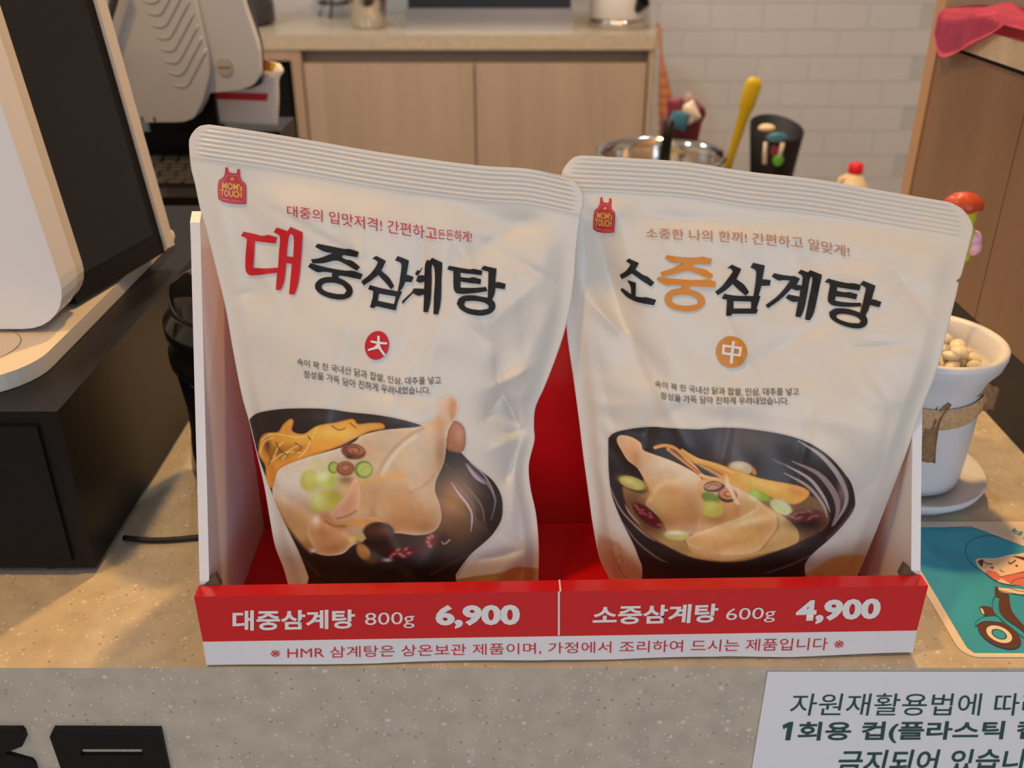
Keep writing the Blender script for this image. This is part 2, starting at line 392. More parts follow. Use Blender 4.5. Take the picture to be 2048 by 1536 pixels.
# kettle
kx, ky = 0.357, 2.953
kt = thing('electric_kettle', 'white electric kettle with black handle on a chrome ringed base', 'kettle', (kx, ky, 0))
lathe('base', [(0.098, 0.0), (0.105, 0.003), (0.106, 0.022), (0.100, 0.028)], kx, ky, 'chrome', kt)
lathe('body', [(0.096, 0.0285), (0.100, 0.034), (0.098, 0.10), (0.085, 0.19), (0.070, 0.235), (0.0, 0.242)], kx, ky, 'whiteplastic', kt)
tube('handle', [(kx + .05, ky - .075, 0.20), (kx + .075, ky - .11, 0.21), (kx + .078, ky - .115, 0.14), (kx + .062, ky - .10, 0.085), (kx + .045, ky - .088, 0.055)], [0.016, 0.024, 0.027, 0.024, 0.010], 'black', kt)
tube('spout', [(kx - .06, ky - .02, 0.19), (kx - .11, ky - .03, 0.235)], [0.02, 0.012], 'whiteplastic', kt)
# shiny cup
lathe_p = [(0.048, 0.0), (0.055, 0.004), (0.062, 0.10), (0.066, 0.17), (0.067, 0.172), (0.064, 0.172), (0.06, 0.10), (0.05, 0.008), (0.0, 0.008)]
o = lathe('steel_tumbler', lathe_p, -0.468, 2.91, 'chrome'); tag(o, 'tall mirror-polished steel tumbler left of the coffee machine', 'tumbler')
# dripper stand
sx, sy = -0.625, 3.20
ds = thing('dripper_stand', 'dark wire tripod stand holding a white ceramic dripper', 'stand', (sx, sy, 0))
for a in (0.4, 2.5, 4.6):
    tube('leg', [(sx + .085 * math.cos(a), sy + .07 * math.sin(a), 0.0045), (sx + .05 * math.cos(a), sy + .04 * math.sin(a), 0.05), (sx + .05 * math.cos(a), sy + .04 * math.sin(a), 0.12)], 0.0045, 'charcoal', ds)
lathe('ring', [(0.045, 0.048), (0.06, 0.046), (0.062, 0.052), (0.06, 0.058), (0.045, 0.056)], sx, sy, 'charcoal', ds, cap=False)
o = lathe('dripper', [(0.02, 0.042), (0.036, 0.048), (0.043, 0.075), (0.052, 0.14), (0.055, 0.142), (0.048, 0.12), (0.03, 0.06), (0.0, 0.055)], sx + .002, sy, 'whiteplastic'); tag(o, 'white ceramic cup sitting in the dark wire stand', 'cup')
# dark grinder far left on the back counter
gr = thing('coffee_grinder', 'dark charcoal rounded grinder at the left of the back counter', 'grinder', (-0.93, 3.0, 0))
lathe('body', [(0.11, 0.0), (0.13, 0.01), (0.13, 0.07), (0.10, 0.12), (0.07, 0.2), (0.0, 0.2)], -0.93, 3.0, 'charcoal', gr)
lathe('hopper', [(0.06, 0.2), (0.09, 0.3), (0.085, 0.32), (0.0, 0.32)], -0.93, 3.0, 'blackgloss', gr)

# ================================================================== WORK TABLE BEHIND
TZ = -0.21
wt = thing('work_table', 'stainless steel work table behind the pouches', 'table', (0, 1.1, FZ))
box('tabletop', -1.1, 0.95, 0.62, 1.575, TZ - 0.03, TZ, 'steel', wt, 0.003)
for x in (-1.05, 0.88):
    for y in (0.68, 1.50): box('leg', x, x + .04, y, y + .04, FZ, TZ - 0.031, 'steel', wt)
box('undershelf', -1.0, 0.87, 0.73, 1.49, -0.72, -0.70, 'steel', wt)
# big steel pot
c0 = hit(1322., 308., y=1.38); PX, PY, PZ = float(c0[0]), 1.38, float(c0[2]); R = 0.118
sp = thing('stock_pot', 'wide stainless pot with a rolled shiny rim behind the pouches', 'pot', (PX, PY, TZ))
lathe('pot_body', [(R * .92, TZ + .0005), (R * .96, TZ + .008), (R * .97, PZ - .012), (R * 1.02, PZ - .006), (R * 1.045, PZ), (R * 1.03, PZ + .006), (R * .98, PZ + .004), (R * .93, PZ - .014), (R * .92, TZ + .02), (0, TZ + .014)], PX, PY, 'chrome', sp, 64)
lathe('interior_shade', [(R * .90, PZ - .05), (R * .88, PZ - .048), (0, PZ - .048)], PX, PY, 'insidedark', sp, 64, False)  # dark disc stands in for the shade inside the open steel pot
hb = hit(1328., 330., y=1.30); ht = hit(1339., 241., y=1.30)
ld = thing('ladle_handle', 'black ladle handle sticking up out of the stainless pot', 'ladle', hb)
h2 = hb + (hb - ht) * 0.55; h2[2] = max(h2[2], TZ + .03)
tube('handle', [h2, hb, hb * .4 + ht * .6, ht], [0.0060, 0.0100, 0.0098, 0.0094], 'black', ld, 14)
lathe('ladle_bowl', [(0.0, TZ + .022), (0.02, TZ + .024), (0.034, TZ + .035), (0.036, TZ + .045), (0.033, TZ + .045), (0.02, TZ + .03), (0, TZ + .027)], float(h2[0]), float(h2[1]) + .0, 'steel', ld, 24, False)
# yellow brush in a holder
yb, yt = hit(1452., 345., y=1.50), hit(1511., 155., y=1.50)
ya = yb + (yb - yt) * 0.42
br = thing('yellow_spatula', 'long flat yellow plastic spatula leaning behind the stainless pot', 'spatula', ya)
pts = [ya, yb * .75 + yt * .25, yb * .35 + yt * .65, yb * .3 + yt * .7, yt * .93 + yb * .07, yt]
bm = tube_bm(pts, [0.006, 0.0085, 0.0115, 0.015, 0.017, 0.010], 12)
for v in bm.verts: v.co.y = 1.50 + (v.co.y - 1.50) * 0.4
fin('blade', bm, 'yellow', br, True)
ux, uy = float(ya[0]), 1.50
uh = thing('utensil_holder', 'low dark round utensil holder behind the stainless pot', 'holder', (ux, uy, TZ))
zt = TZ + 0.09
lathe('holder_body', [(0.028, TZ + .0005), (0.032, TZ + .003), (0.034, zt), (0.031, zt), (0.029, TZ + .005), (0, TZ + .004)], ux, uy, 'charcoal', uh, 24)
# black bin
cA, cB = hit(1500., 255., y=1.42), hit(1607., 258., y=1.42)
bxx = float((cA[0] + cB[0]) / 2); br_ = float((cB[0] - cA[0]) / 2); bz = float(cA[2])
bn = thing('black_caddy', 'black tapered open caddy with blue and green items inside', 'caddy', (bxx, 1.42, TZ))
H_ = bz - TZ
def tilt_bin():
    bm = bmesh.new(); n = 40; prof = [(0.55, TZ + .001, 0), (0.58, TZ + .004, 0), (1.0, bz, 0)]
    rings = []
    for (k, z) in ((0.50, TZ + .0005), (0.54, TZ + .004), (1.0, bz), (0.95, bz + .001), (0.5, TZ + .012)):
        rg = []
        for i in range(n):
            a = 2 * math.pi * i / n
            dz = 0.014 * math.sin(a) * (1 if z > TZ + .05 else 0) - 0.004 * math.cos(a) * (1 if z > TZ + .05 else 0)
            rg.append(bm.verts.new((bxx + k * br_ * math.cos(a), 1.42 + k * br_ * math.sin(a), z + dz)))
        rings.append(rg)
    for a, b in zip(rings, rings[1:]):
        for i in range(n): bm.faces.new((a[i], a[(i + 1) % n], b[(i + 1) % n], b[i]))
    bm.faces.new(rings[0][::-1]); bm.faces.new(rings[-1]); return bm
fin('caddy_body', tilt_bin(), 'blackmatte', bn, True)
def on_bin(px, py): return hit(float(px), float(py), y=1.42 - br_ * .62)
def blob(name, p, r, m, parent, sub=2):
    bm = bmesh.new(); bmesh.ops.create_icosphere(bm, subdivisions=sub, radius=1.0)
    for v in bm.verts: v.co = Vector((float(p[0]) + v.co.x * r[0], float(p[1]) + v.co.y * r[1], float(p[2]) + v.co.z * r[2]))
    return fin(name, bm, m, parent, True)
def fr(px, py):
    y = 1.42 - br_
    for _ in range(8):
        p = hit(float(px), float(py), y=y); k = 0.54 + 0.46 * (float(p[2]) - TZ) / (bz - TZ); dx = min(abs(float(p[0]) - bxx), k * br_ * .95); y = 1.42 - math.sqrt((k * br_) ** 2 - dx * dx) - .0005
    return hit(float(px), float(py), y=y)
blob('blue_decal', fr(1554, 275), (.021, .004, .009), 'bluepack', bn)
blob('brown_decal', fr(1550, 300), (.009, .003, .014), 'magenta', bn)
blob('green_decal', fr(1556, 320), (.011, .006, .012), 'green', bn)
tube('white_strip', [fr(1532, 284), fr(1530, 306), fr(1529, 327)], 0.0042, 'whitepack', bn); tube('white_strip', [fr(1565, 285), fr(1562, 300), fr(1558, 312)], 0.0042, 'whitepack', bn)
blob('paper_tip', hit(1533., 257., y=1.42), (.017, .012, .009), 'cream', bn)
# milk bottle
mb = hit(1712., 335., y=1.44); mx = float(mb[0])
bt = thing('sauce_bottle', 'translucent cream plastic bottle with a bright red cap', 'bottle', (mx, 1.44, TZ))
mt = float(hit(1712., 345., y=1.44)[2])
lathe('bottle_body', [(0.030, TZ + .0005), (0.035, TZ + .004), (0.036, mt - .06), (0.028, mt - .028), (0.017, mt - .008), (0.0125, mt - .001), (0.0, mt - .001)], mx, 1.44, 'milk', bt)
lathe('cap', [(0.014, mt), (0.0145, mt + .003), (0.0135, mt + .017), (0.010, mt + .019), (0.0, mt + .019)], mx, 1.44, 'capred', bt, 28)
tube('grip', [(mx - .012, 1.44, mt - .006), (mx - .026, 1.44, mt - .012), (mx - .040, 1.44, mt - .055), (mx - .034, 1.44, mt - .075)], 0.005, 'cream', bt)
# red basket with packets
yk = 1.555
bA, bB = hit(1330., 292., y=yk - .03), hit(1410., 292., y=yk - .03)
rb = thing('red_basket', 'dark red plastic basket with a raised corner behind the stainless pot', 'basket', (float(bA[0] + bB[0]) / 2, yk, TZ))
q = lambda px, py, y=yk - .055: hit(float(px), float(py), y=y)
prism('basket_wall', [(float(q(1326, 290)[0]), yk - .055, TZ + .001), (float(q(1396, 290)[0]), yk - .055, TZ + .001)] + [tuple(q(*p)) for p in ((1397, 275), (1404, 245), (1413, 228), (1408, 214), (1399, 218), (1393, 232), (1376, 236), (1345, 238), (1330, 245))], 0.05, 'redplastic', rb, 0.002)
def pack(name, p, r, m, rot):
    bm = bmesh.new(); bmesh.ops.create_grid(bm, x_segments=10, y_segments=10, size=1.0); c_, s_ = math.cos(rot), math.sin(rot)
    top = {v.index: v.co.copy() for v in bm.verts}
    bm.verts.ensure_lookup_table(); r_ = bmesh.ops.extrude_face_region(bm, geom=list(bm.faces)); up = set(v for v in r_['geom'] if isinstance(v, bmesh.types.BMVert))
    for v in bm.verts:
        x, y = v.co.x, v.co.y; h = (max(0, 1 - x * x) * max(0, 1 - y * y)) ** .5 * (1 if v in up else -1) + (0.03 if v in up else -0.03) + .12 * math.sin(5 * x + 3 * y)
        X, Z = x * r[0], y * r[2]; v.co = Vector((float(p[0]) + X * c_ - Z * s_, float(p[1]) - h * r[1], float(p[2]) + X * s_ + Z * c_))
    return fin(name, bm, m, None, True)
PK = [('magenta_packet', 'magenta', (1351, 225), (.016, .008, .028), 'magenta snack packet at the left of the red basket'),
      ('blue_packet', 'bluepack', (1358, 240), (.019, .007, .018), 'bright blue packet in the middle of the red basket'),
      ('white_packet', 'whitepack', (1380, 226), (.016, .008, .02), 'white packet leaning to the right in the red basket'),
      ('mauve_packet', 'purple', (1378, 203), (.014, .012, .013), 'greyish mauve packet, topmost in the red basket')]
for nm, mm, (px, py), r, lb in PK:
    p = q(px, py, yk - .067 - (0.006 if mm == 'bluepack' else 0)); 
    if mm == 'purple': p = q(px, py, yk - .045)
    tag(pack(nm, p, r, mm, {'magenta': .1, 'bluepack': -.3, 'whitepack': .5, 'purple': -.6}[mm]), lb, 'packet')
# orange striped fabric cone hanging by the end panel
og = thing('orange_net_bag', 'tapered orange net bag hanging beside the back cabinet end', 'bag', hit(1330., 200., y=YC - .02))
yy_ = YC - 0.035
cen = [(1321, 60, 1.5), (1322, 95, 1.5), (1323, 120, 3), (1326, 150, 6), (1329, 180, 9), (1332, 210, 12), (1336, 245, 14), (1340, 285, 17), (1342, 320, 17)]
pp = [hit(float(a), float(b), y=yy_) for a, b, c in cen]
tube('bag_body', pp, [c * 3.9 / F for _, _, c in cen], 'orange', og, 16)
for yq in (148, 170, 190, 207, 225, 247, 265):
    xc = np.interp(yq, [c[1] for c in cen], [c[0] for c in cen]); rc = np.interp(yq, [c[1] for c in cen], [c[2] for c in cen]) * 3.93 / F
    p = hit(float(xc), float(yq), y=yy_)
    lathe('net_seam', [(rc + .0005, p[2] - .0022), (rc + .0022, p[2]), (rc + .0005, p[2] + .0022)], float(p[0]), float(p[1]), 'orangedark', og, 20, False)
tube('cord', [hit(1316., 50., y=YC + .10), hit(1322., 62., y=yy_ + .0)], 0.006, 'orange', og)

# ================================================================== CASH REGISTER (black, left background)
rg = thing('cash_register', 'black register base with grey keys behind the left pouch', 'register', (-0.45, 0.78, TZ))
box('body', -0.64, -0.29, 0.64, 0.93, TZ + .0005, 0.088, 'blackmatte', rg, 0.006)
box('rear_ledge', -0.62, -0.30, 0.835, 0.925, 0.0885, 0.118, 'black', rg, 0.005)
km = bmesh.new(); bx(km, -.0085, .0085, -.0075, .0075, 0, .006)
bmesh.ops.bevel(km, geom=[e for e in km.edges if e.verts[0].co.z > .003 or e.verts[1].co.z > .003], offset=.0018, segments=1, affect='EDGES')
kme = bpy.data.meshes.new('key'); km.to_mesh(kme); km.free(); kme.materials.append(M['key'])
for r in range(7):
    for c_ in range(12):
        o = bpy.data.objects.new('key', kme); C.objects.link(o); o.parent = rg
        o.location = (-0.53 + c_ * .0195 + (r % 2) * .004 + .45, 0.69 + r * .0185 - .78, 0.0885 - TZ)
YD = 0.79
dv = thing('operator_display', 'tilted white plastic monitor back with slanted vents and a screw', 'monitor', (-0.40, YD + .03, 0.118))
def pp3(L, y): return [tuple(hit(float(a), float(b), y=y)) for a, b in L]
prism('rear_housing', pp3(chaikin([(190, -70), (372, -70), (414, 105), (418, 150), (404, 205), (388, 236), (366, 244), (256, 245), (225, 130)], .12, 2), YD), 0.03, 'displayplastic', dv, 0.0025)
prism('side_flange', pp3(chaikin([(340, -70), (478, -70), (484, 0), (516, 95), (519, 150), (506, 171), (478, 180), (380, 190)], .12, 2), YD + .014), 0.018, 'displayplastic', dv, 0.003)
prism('screen_bezel', pp3(chaikin([(200, -70), (488, -70), (496, 0), (522, 95), (524, 168), (500, 178), (300, 190)], .1, 2), YD + .034), 0.014, 'navy', dv)
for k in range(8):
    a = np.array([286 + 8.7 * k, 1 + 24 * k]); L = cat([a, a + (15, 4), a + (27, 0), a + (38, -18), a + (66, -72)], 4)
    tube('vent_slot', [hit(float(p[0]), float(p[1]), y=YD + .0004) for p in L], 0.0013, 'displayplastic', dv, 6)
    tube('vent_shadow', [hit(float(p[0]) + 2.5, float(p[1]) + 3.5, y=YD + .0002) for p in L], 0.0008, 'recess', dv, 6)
for k, (a, b) in enumerate(((260, 236), (284, 238), (309, 239))): blob('vent_hole', hit(float(a), float(b), y=YD - .001), (.0016, .0012, .004), 'shadebrown', dv, 1)
sc_ = hit(450., 135., y=YD + .0135)
bm = bmesh.new(); bmesh.ops.create_cone(bm, cap_ends=True, segments=28, radius1=.0112, radius2=.0095, depth=.004)
bmesh.ops.rotate(bm, verts=bm.verts, matrix=Matrix.Rotation(math.pi / 2, 3, 'X')); bmesh.ops.translate(bm, verts=bm.verts, vec=Vector(sc_.tolist()))
fin('screw', bm, 'steel', dv)
box('neck', -0.47, -0.38, YD + .05, YD + .08, 0.1185, 0.30, 'black', dv, 0.003)
box('screw_slot', float(sc_[0]) - .007, float(sc_[0]) + .007, float(sc_[1]) - .0028, float(sc_[1]) - .0015, float(sc_[2]) - .0008, float(sc_[2]) + .0008, 'shadebrown', dv)
tag(tube('display_cable', [hit(a, b, y=0.77) for a, b in ((240., -40.), (228., 0.), (215., 45.), (212., 80.), (222., 110.), (240., 150.))], 0.0048, 'charcoal'), 'dark grey cable hanging beside the white monitor back', 'cable')
# printed sheet
YS = 0.845
sh = thing('price_sheet', 'white printed sheet with red bars and a curled yellow tagged corner', 'sheet', (-0.33, YS, 0.118))
def sheet_grid():
    bm = bmesh.new(); rows = []
    Lc = cat([(352, 242), (372, 205), (398, 165), (420, 138), (455, 120)], 5); Rc = cat([(555, 253), (558, 200), (558, 160), (567, 142), (560, 128)], 5)
    for i in range(len(Lc)):
        t = i / (len(Lc) - 1); row = []
        for k in range(13):
            s = k / 12; px = Lc[i][0] * (1 - s) + Rc[i][0] * s; py = Lc[i][1] * (1 - s) + Rc[i][1] * s - 6 * math.sin(math.pi * s) * t
            yy = YS + 0.004 + 0.012 * max(0, t - .55) ** 1.2 * 2 - .01 * max(0, t - .6) * s
            row.append(bm.verts.new(hit(float(px), float(py), y=yy).tolist()))
        rows.append(row)
    for a, b in zip(rows, rows[1:]):
        for k in range(12): bm.faces.new((a[k], a[k + 1], b[k + 1], b[k]))
    r = bmesh.ops.extrude_face_region(bm, geom=list(bm.faces)); bmesh.ops.translate(bm, verts=[v for v in r['geom'] if isinstance(v, bmesh.types.BMVert)], vec=(0, .0012, 0))
    return bm
fin('sheet', sheet_grid(), 'paper', sh, True)
flat = lambda y: (lambda c: hit(c[:, 0], c[:, 1], y=y))
px_fill('red_bar', [[(421, 184), (536, 187), (534, 202), (423, 198)]], flat(YS + .002), 'redink', sh)
px_fill('red_triangle', [[(401, 186), (410, 231), (371, 233)]], flat(YS + .002), 'redink', sh)
px_fill('yellow_tag', [[(515, 116), (552, 127), (546, 144), (514, 138)]], flat(YS - .002), 'yellowtag', sh)
px_text('tag_lettering', '2X', [(525, 140), (540, 143)], [(528, 119), (543, 123)], flat(YS - .003), 'redink', sh, 0.03)
px_text('grey_lettering', 'WO:', [(517, 153), (537, 156)], [(518, 145), (539, 148)], flat(YS + .0005), 'recess', sh, 0.02)

# ================================================================== CASH DRAWER + POS TERMINAL (left foreground)
cdw = thing('cash_box', 'large black metal cash box on the left of the counter', 'cash box', (-0.47, 0.3, 0))
box('housing', -0.70, -0.268, 0.084, 0.50, 0.005, 0.12, 'black', cdw, 0.004, 3)
box('drawer_front', -0.69, -0.281, 0.0815, 0.0838, 0.012, 0.111, 'blackmatte', cdw, 0.0008)
for x in (-0.66, -0.30):
    for y in (0.10, 0.47): lathe('foot', [(0.011, 0.0003), (0.012, 0.002), (0.012, 0.0052)], x, y, 'blackmatte', cdw, 20)
ps = thing('pos_terminal', 'white point of sale terminal with black glass side panel on the cash drawer', 'pos terminal', (-0.4, 0.25, 0.12))
def rrect(x0, x1, y0, y1, r, z, n=10):
    out = []
    for cx, cy, a0 in ((x1 - r, y0 + r, -90), (x1 - r, y1 - r, 0), (x0 + r, y1 - r, 90), (x0 + r, y0 + r, 180)):
        for k in range(n + 1):
            a = math.radians(a0 + 90 * k / n); out.append((cx + r * math.cos(a), cy + r * math.sin(a), z))
    return out
prism('foot_plate', rrect(-0.62, -0.296, 0.098, 0.42, 0.045, 0.1203), 0.011, 'beige', ps, 0.002, (0, 0, 1))
tube('embossed_ring', [(-0.349 + .030 * math.cos(a), 0.148 + .030 * math.sin(a), 0.1314) for a in np.linspace(0, 2 * math.pi, 40)], 0.0004, 'recess', ps, 5)
box('column', -0.50, -0.33, 0.24, 0.34, 0.1315, 0.20, 'beige', ps, 0.01)
# leaning slab: local frame built from measured corners
def slab(name, y0, y1, xr, xl, z0, z1, m, bevel, lean=0.095, yl=0.0, r=0.0):
    bm = bmesh.new(); vs = []
    def P(x, y, z): return (x - lean * (z - z0) + (y - .215) * .23 * 0, y + yl * (z - z0), z)
    if r:
        prof = []
        for k in range(9):
            a = math.radians(-90 + 90 * k / 8); prof.append((xr - r + r * math.cos(a), z0 + r + r * math.sin(a)))
        prof += [(xr, z1), (xl, z1), (xl, z0)]
    else: prof = [(xr, z0), (xr, z1), (xl, z1), (xl, z0)]
    a = [bm.verts.new(P(x, y0, z)) for x, z in prof]; b = [bm.verts.new(P(x, y1, z)) for x, z in prof]
    bm.faces.new(a); bm.faces.new(b[::-1]); n = len(a)
    for i in range(n): bm.faces.new((a[i], b[i], b[(i + 1) % n], a[(i + 1) % n]))
    return fin(name, bm, m, ps, False, bevel, 3)
slab('front_shell', 0.172, 0.197, -0.290, -0.62, 0.134, 0.50, 'whiteplastic', 0.006, r=0.035)
slab('shell_band', 0.1975, 0.2135, -0.293, -0.60, 0.136, 0.50, 'beige', 0.002, r=0.03)
def panel(name, A, B, m, thick, zb, zt, lean, out=0.0, bev=0.0):
    (xa, ya), (xb, yb_) = A, B; bm = bmesh.new()
    d = Vector((xb - xa, yb_ - ya, 0)).normalized(); nrm = Vector((d.y, -d.x, 0))
    pr = []
    for (x, y, z) in ((xa, ya, zb), (xb, yb_, zb), (xb, yb_, zt), (xa, ya, zt)): pr.append(Vector((x - lean * (z - 0.14), y, z)) + nrm * out)
    a = [bm.verts.new(p) for p in pr]; b = [bm.verts.new(p - nrm * thick) for p in pr]
    bm.faces.new(a); bm.faces.new(b[::-1])
    for i in range(4): bm.faces.new((a[i], b[i], b[(i + 1) % 4], a[(i + 1) % 4]))
    return fin(name, bm, m, ps, False, bev)
panel('side_bezel', (-0.307, 0.2145), (-0.281, 0.325), 'blackmatte', 0.24, 0.134, 0.50, 0.105)
panel('black_glass', (-0.3045, 0.226), (-0.2835, 0.315), 'blackgloss', 0.001, 0.152, 0.495, 0.105, 0.0012)
panel('rear_trim', (-0.281, 0.3255), (-0.278, 0.335), 'beige', 0.30, 0.137, 0.50, 0.105, 0.003, 0.001)
kb = hit(334., 474., y=0.338)
blob('hinge_cap', kb, (.006, .009, .007), 'beige', ps)
# black canister
bcx, bcy = -0.174, 0.205
can = thing('black_canister', 'glossy black ribbed canister between cash drawer and display box', 'canister', (bcx, bcy, 0))
lathe('body', [(0.055, 0.0003), (0.063, 0.004), (0.064, 0.02), (0.060, 0.05), (0.060, 0.07), (0.063, 0.10)], bcx, bcy, 'blackgloss', can)
lathe('ribbed_lid', [(0.0635, 0.1005), (0.066, 0.104), (0.066, 0.112), (0.062, 0.117), (0.062, 0.121), (0.066, 0.126), (0.066, 0.134), (0.06, 0.140), (0.06, 0.144), (0.058, 0.156), (0.045, 0.163), (0.0, 0.165)], bcx, bcy, 'blackgloss', can)
tag(tube('black_cable', cat([(-0.263, 0.118, 0.0035), (-0.24, 0.117, 0.0022), (-0.21, 0.121, 0.0022), (-0.185, 0.128, 0.0022), (-0.17, 0.135, 0.0022), (-0.15, 0.139, 0.0022)], 6), 0.002, 'black'), 'thin black cable on the counter running behind the display box', 'cable')

# ================================================================== DISPLAY BOX
A = np.array([-0.1737, 0.002]); B = np.array([0.2310, 0.0112]); W = float(np.linalg.norm(B - A)); ex = (B - A) / W; ey = np.array([-ex[1], ex[0]])
def bl(x, y, z): return (A[0] + ex[0] * x + ey[0] * y, A[1] + ex[1] * x + ey[1] * y, z)
db = thing('display_box', 'red and white cardboard counter display box holding both pouches', 'display box', (A[0], A[1], 0))
def bbox(name, x0, x1, y0, y1, z0, z1, m, bevel=0.0):
    bm = bmesh.new(); bx(bm, x0, x1, y0, y1, z0, z1)
    for v in bm.verts: v.co = bl(*v.co)
    return fin(name, bm, m, db, False, bevel)
SD = 0.132
bbox('base', 0.006, W - .006, 0.010, SD - .0035, 0.0004, 0.003, 'red')
bbox('back_panel', 0.006, W - .006, SD - .003, SD, 0.0004, 0.205, 'red')
for s, x0, x1 in (('l', 0.0005, 0.0058), ('r', W - .0058, W - .0005)):
    prof = [(0.0105, 0.0004), (0.0105, 0.052), (0.030, 0.094), (0.052, 0.143), (0.088, 0.222), (0.092, 0.232), (0.098, 0.2365), (0.106, 0.232), (SD, 0.206), (SD, 0.0004)]
    prism('side_panel', [bl(x0, y, z) for y, z in prof], x1 - x0, 'cardwhite', db, 0.0012, (ex[0], ex[1], 0))
LH, WS = 0.0498, 0.0176
bbox('front_lip', 0.0, W, 0.0, 0.0095, WS, LH, 'red', 0.0007)
def strip():
    bm = bmesh.new(); n = 60; T, Bm = [], []
    for i in range(n + 1):
        t = i / n; x = t * W
        wav = 0.0012 * math.sin(2 * math.pi * (t * 1.7 + .1)) * (0.5 + t) - 0.0006 * (1 if .48 < t < .72 else 0)
        T.append((x, -0.0002, WS)); Bm.append((x, -0.0014 - 0.0010 * math.sin(math.pi * t * 3) ** 2, 0.0013 + abs(wav) * .7))
    for f, b in ((0, 0), (1, 1)): pass
    a = [bm.verts.new(bl(*p)) for p in T]; b = [bm.verts.new(bl(*p)) for p in Bm]
    a2 = [bm.verts.new(bl(p[0], 0.0094, p[2])) for p in T]; b2 = [bm.verts.new(bl(p[0], 0.0094, 0.0005)) for p in Bm]
    for i in range(n):
        bm.faces.new((a[i], b[i], b[i + 1], a[i + 1])); bm.faces.new((a2[i + 1], b2[i + 1], b2[i], a2[i]))
        bm.faces.new((a[i], a[i + 1], a2[i + 1], a2[i])); bm.faces.new((b[i + 1], b[i], b2[i], b2[i + 1]))
    bm.faces.new((a[0], a2[0], b2[0], b[0])); bm.faces.new((a[-1], b[-1], b2[-1], a2[-1]))
    return bm
fin('white_strip', strip(), 'cardwhite', db)
for x, s in ((0.0075, 1), (W - .0075, -1)):
    prism('shaded_corner_flap', [bl(x - s * .006, 0.0098, LH - .001), bl(x + s * .0045, 0.0098, LH - .001), bl(x + s * .002, 0.011, LH + .0058)], 0.004, 'shadebrown', db, 0, (ey[0], ey[1], 0))  # inner board at the corners, its shadow put into the dark colour
def lip_surf(off):
    P0 = np.array(bl(0, -off, 0)); n = np.array([ey[0], ey[1], 0])
    def f(c):
        d = ray(c[:, 0], c[:, 1]); t = ((P0 - CAMP) @ n) / (d @ n); return CAMP + d * t[:, None]
    return f
LS = lip_surf(0.0003)
def WSF(c):
    off = np.full(len(c), .001)
    for _ in range(5):
        d = ray(c[:, 0], c[:, 1]); n = np.array([ey[0], ey[1], 0]); P0 = np.array(bl(0, 0, 0))
        t = ((P0 - CAMP) @ n - off) / (d @ n); P = CAMP + d * t[:, None]
        tx = ((P[:, :2] - A) @ ex) / W; k = np.clip((WS - P[:, 2]) / (WS - .0015), 0, 1)
        off = .0003 + .0002 + k * (.0012 + .0010 * np.sin(math.pi * tx * 3) ** 2)
    return P
px_fill('divider_line', [[(1116, 1183), (1119.5, 1183), (1119.5, 1271), (1116, 1271)]], LS, 'whiteink', db)
bbox('divider_line', 0.2000, 0.2009, -0.0002, 0.0096, LH, LH + .0003, 'whiteink')
def T1(s, x0, x1, yt0, yt1, yb0, yb1, m, off, sl0=0, sl1=0, surf=LS): px_text('lettering', s, [(x0, yb0), (x1, yb1)], [(x0 + sl0, yt0), (x1 + sl1, yt1)], surf, m, db, off)
T1('대중삼계탕', 465, 710, 1221, 1219, 1262, 1257, 'whiteink', 0.028)
T1('800g', 730, 829, 1226, 1223, 1258, 1256, 'whiteink', 0.0)
T1('6,900', 871, 1040, 1210, 1208, 1258, 1257, 'whiteink', 0.045)
T1('소중삼계탕', 1185, 1434, 1212, 1207, 1250, 1245, 'whiteink', 0.028, 2, 4)
T1('600g', 1451, 1549, 1217, 1214, 1248, 1244, 'whiteink', 0.0, 2, 4)
T1('4,900', 1590, 1758, 1201, 1196, 1250, 1245, 'whiteink', 0.045, 4, 6)
px_text('lettering', '※ HMR 삼계탕은 상온보관 제품이며, 가정에서 조리하여 드시는 제품입니다 ※', [(541, 1319), (1115, 1308), (1686, 1301)], [(541, 1295), (1115, 1285), (1690, 1275)], WSF, 'redink', db, 0.0)

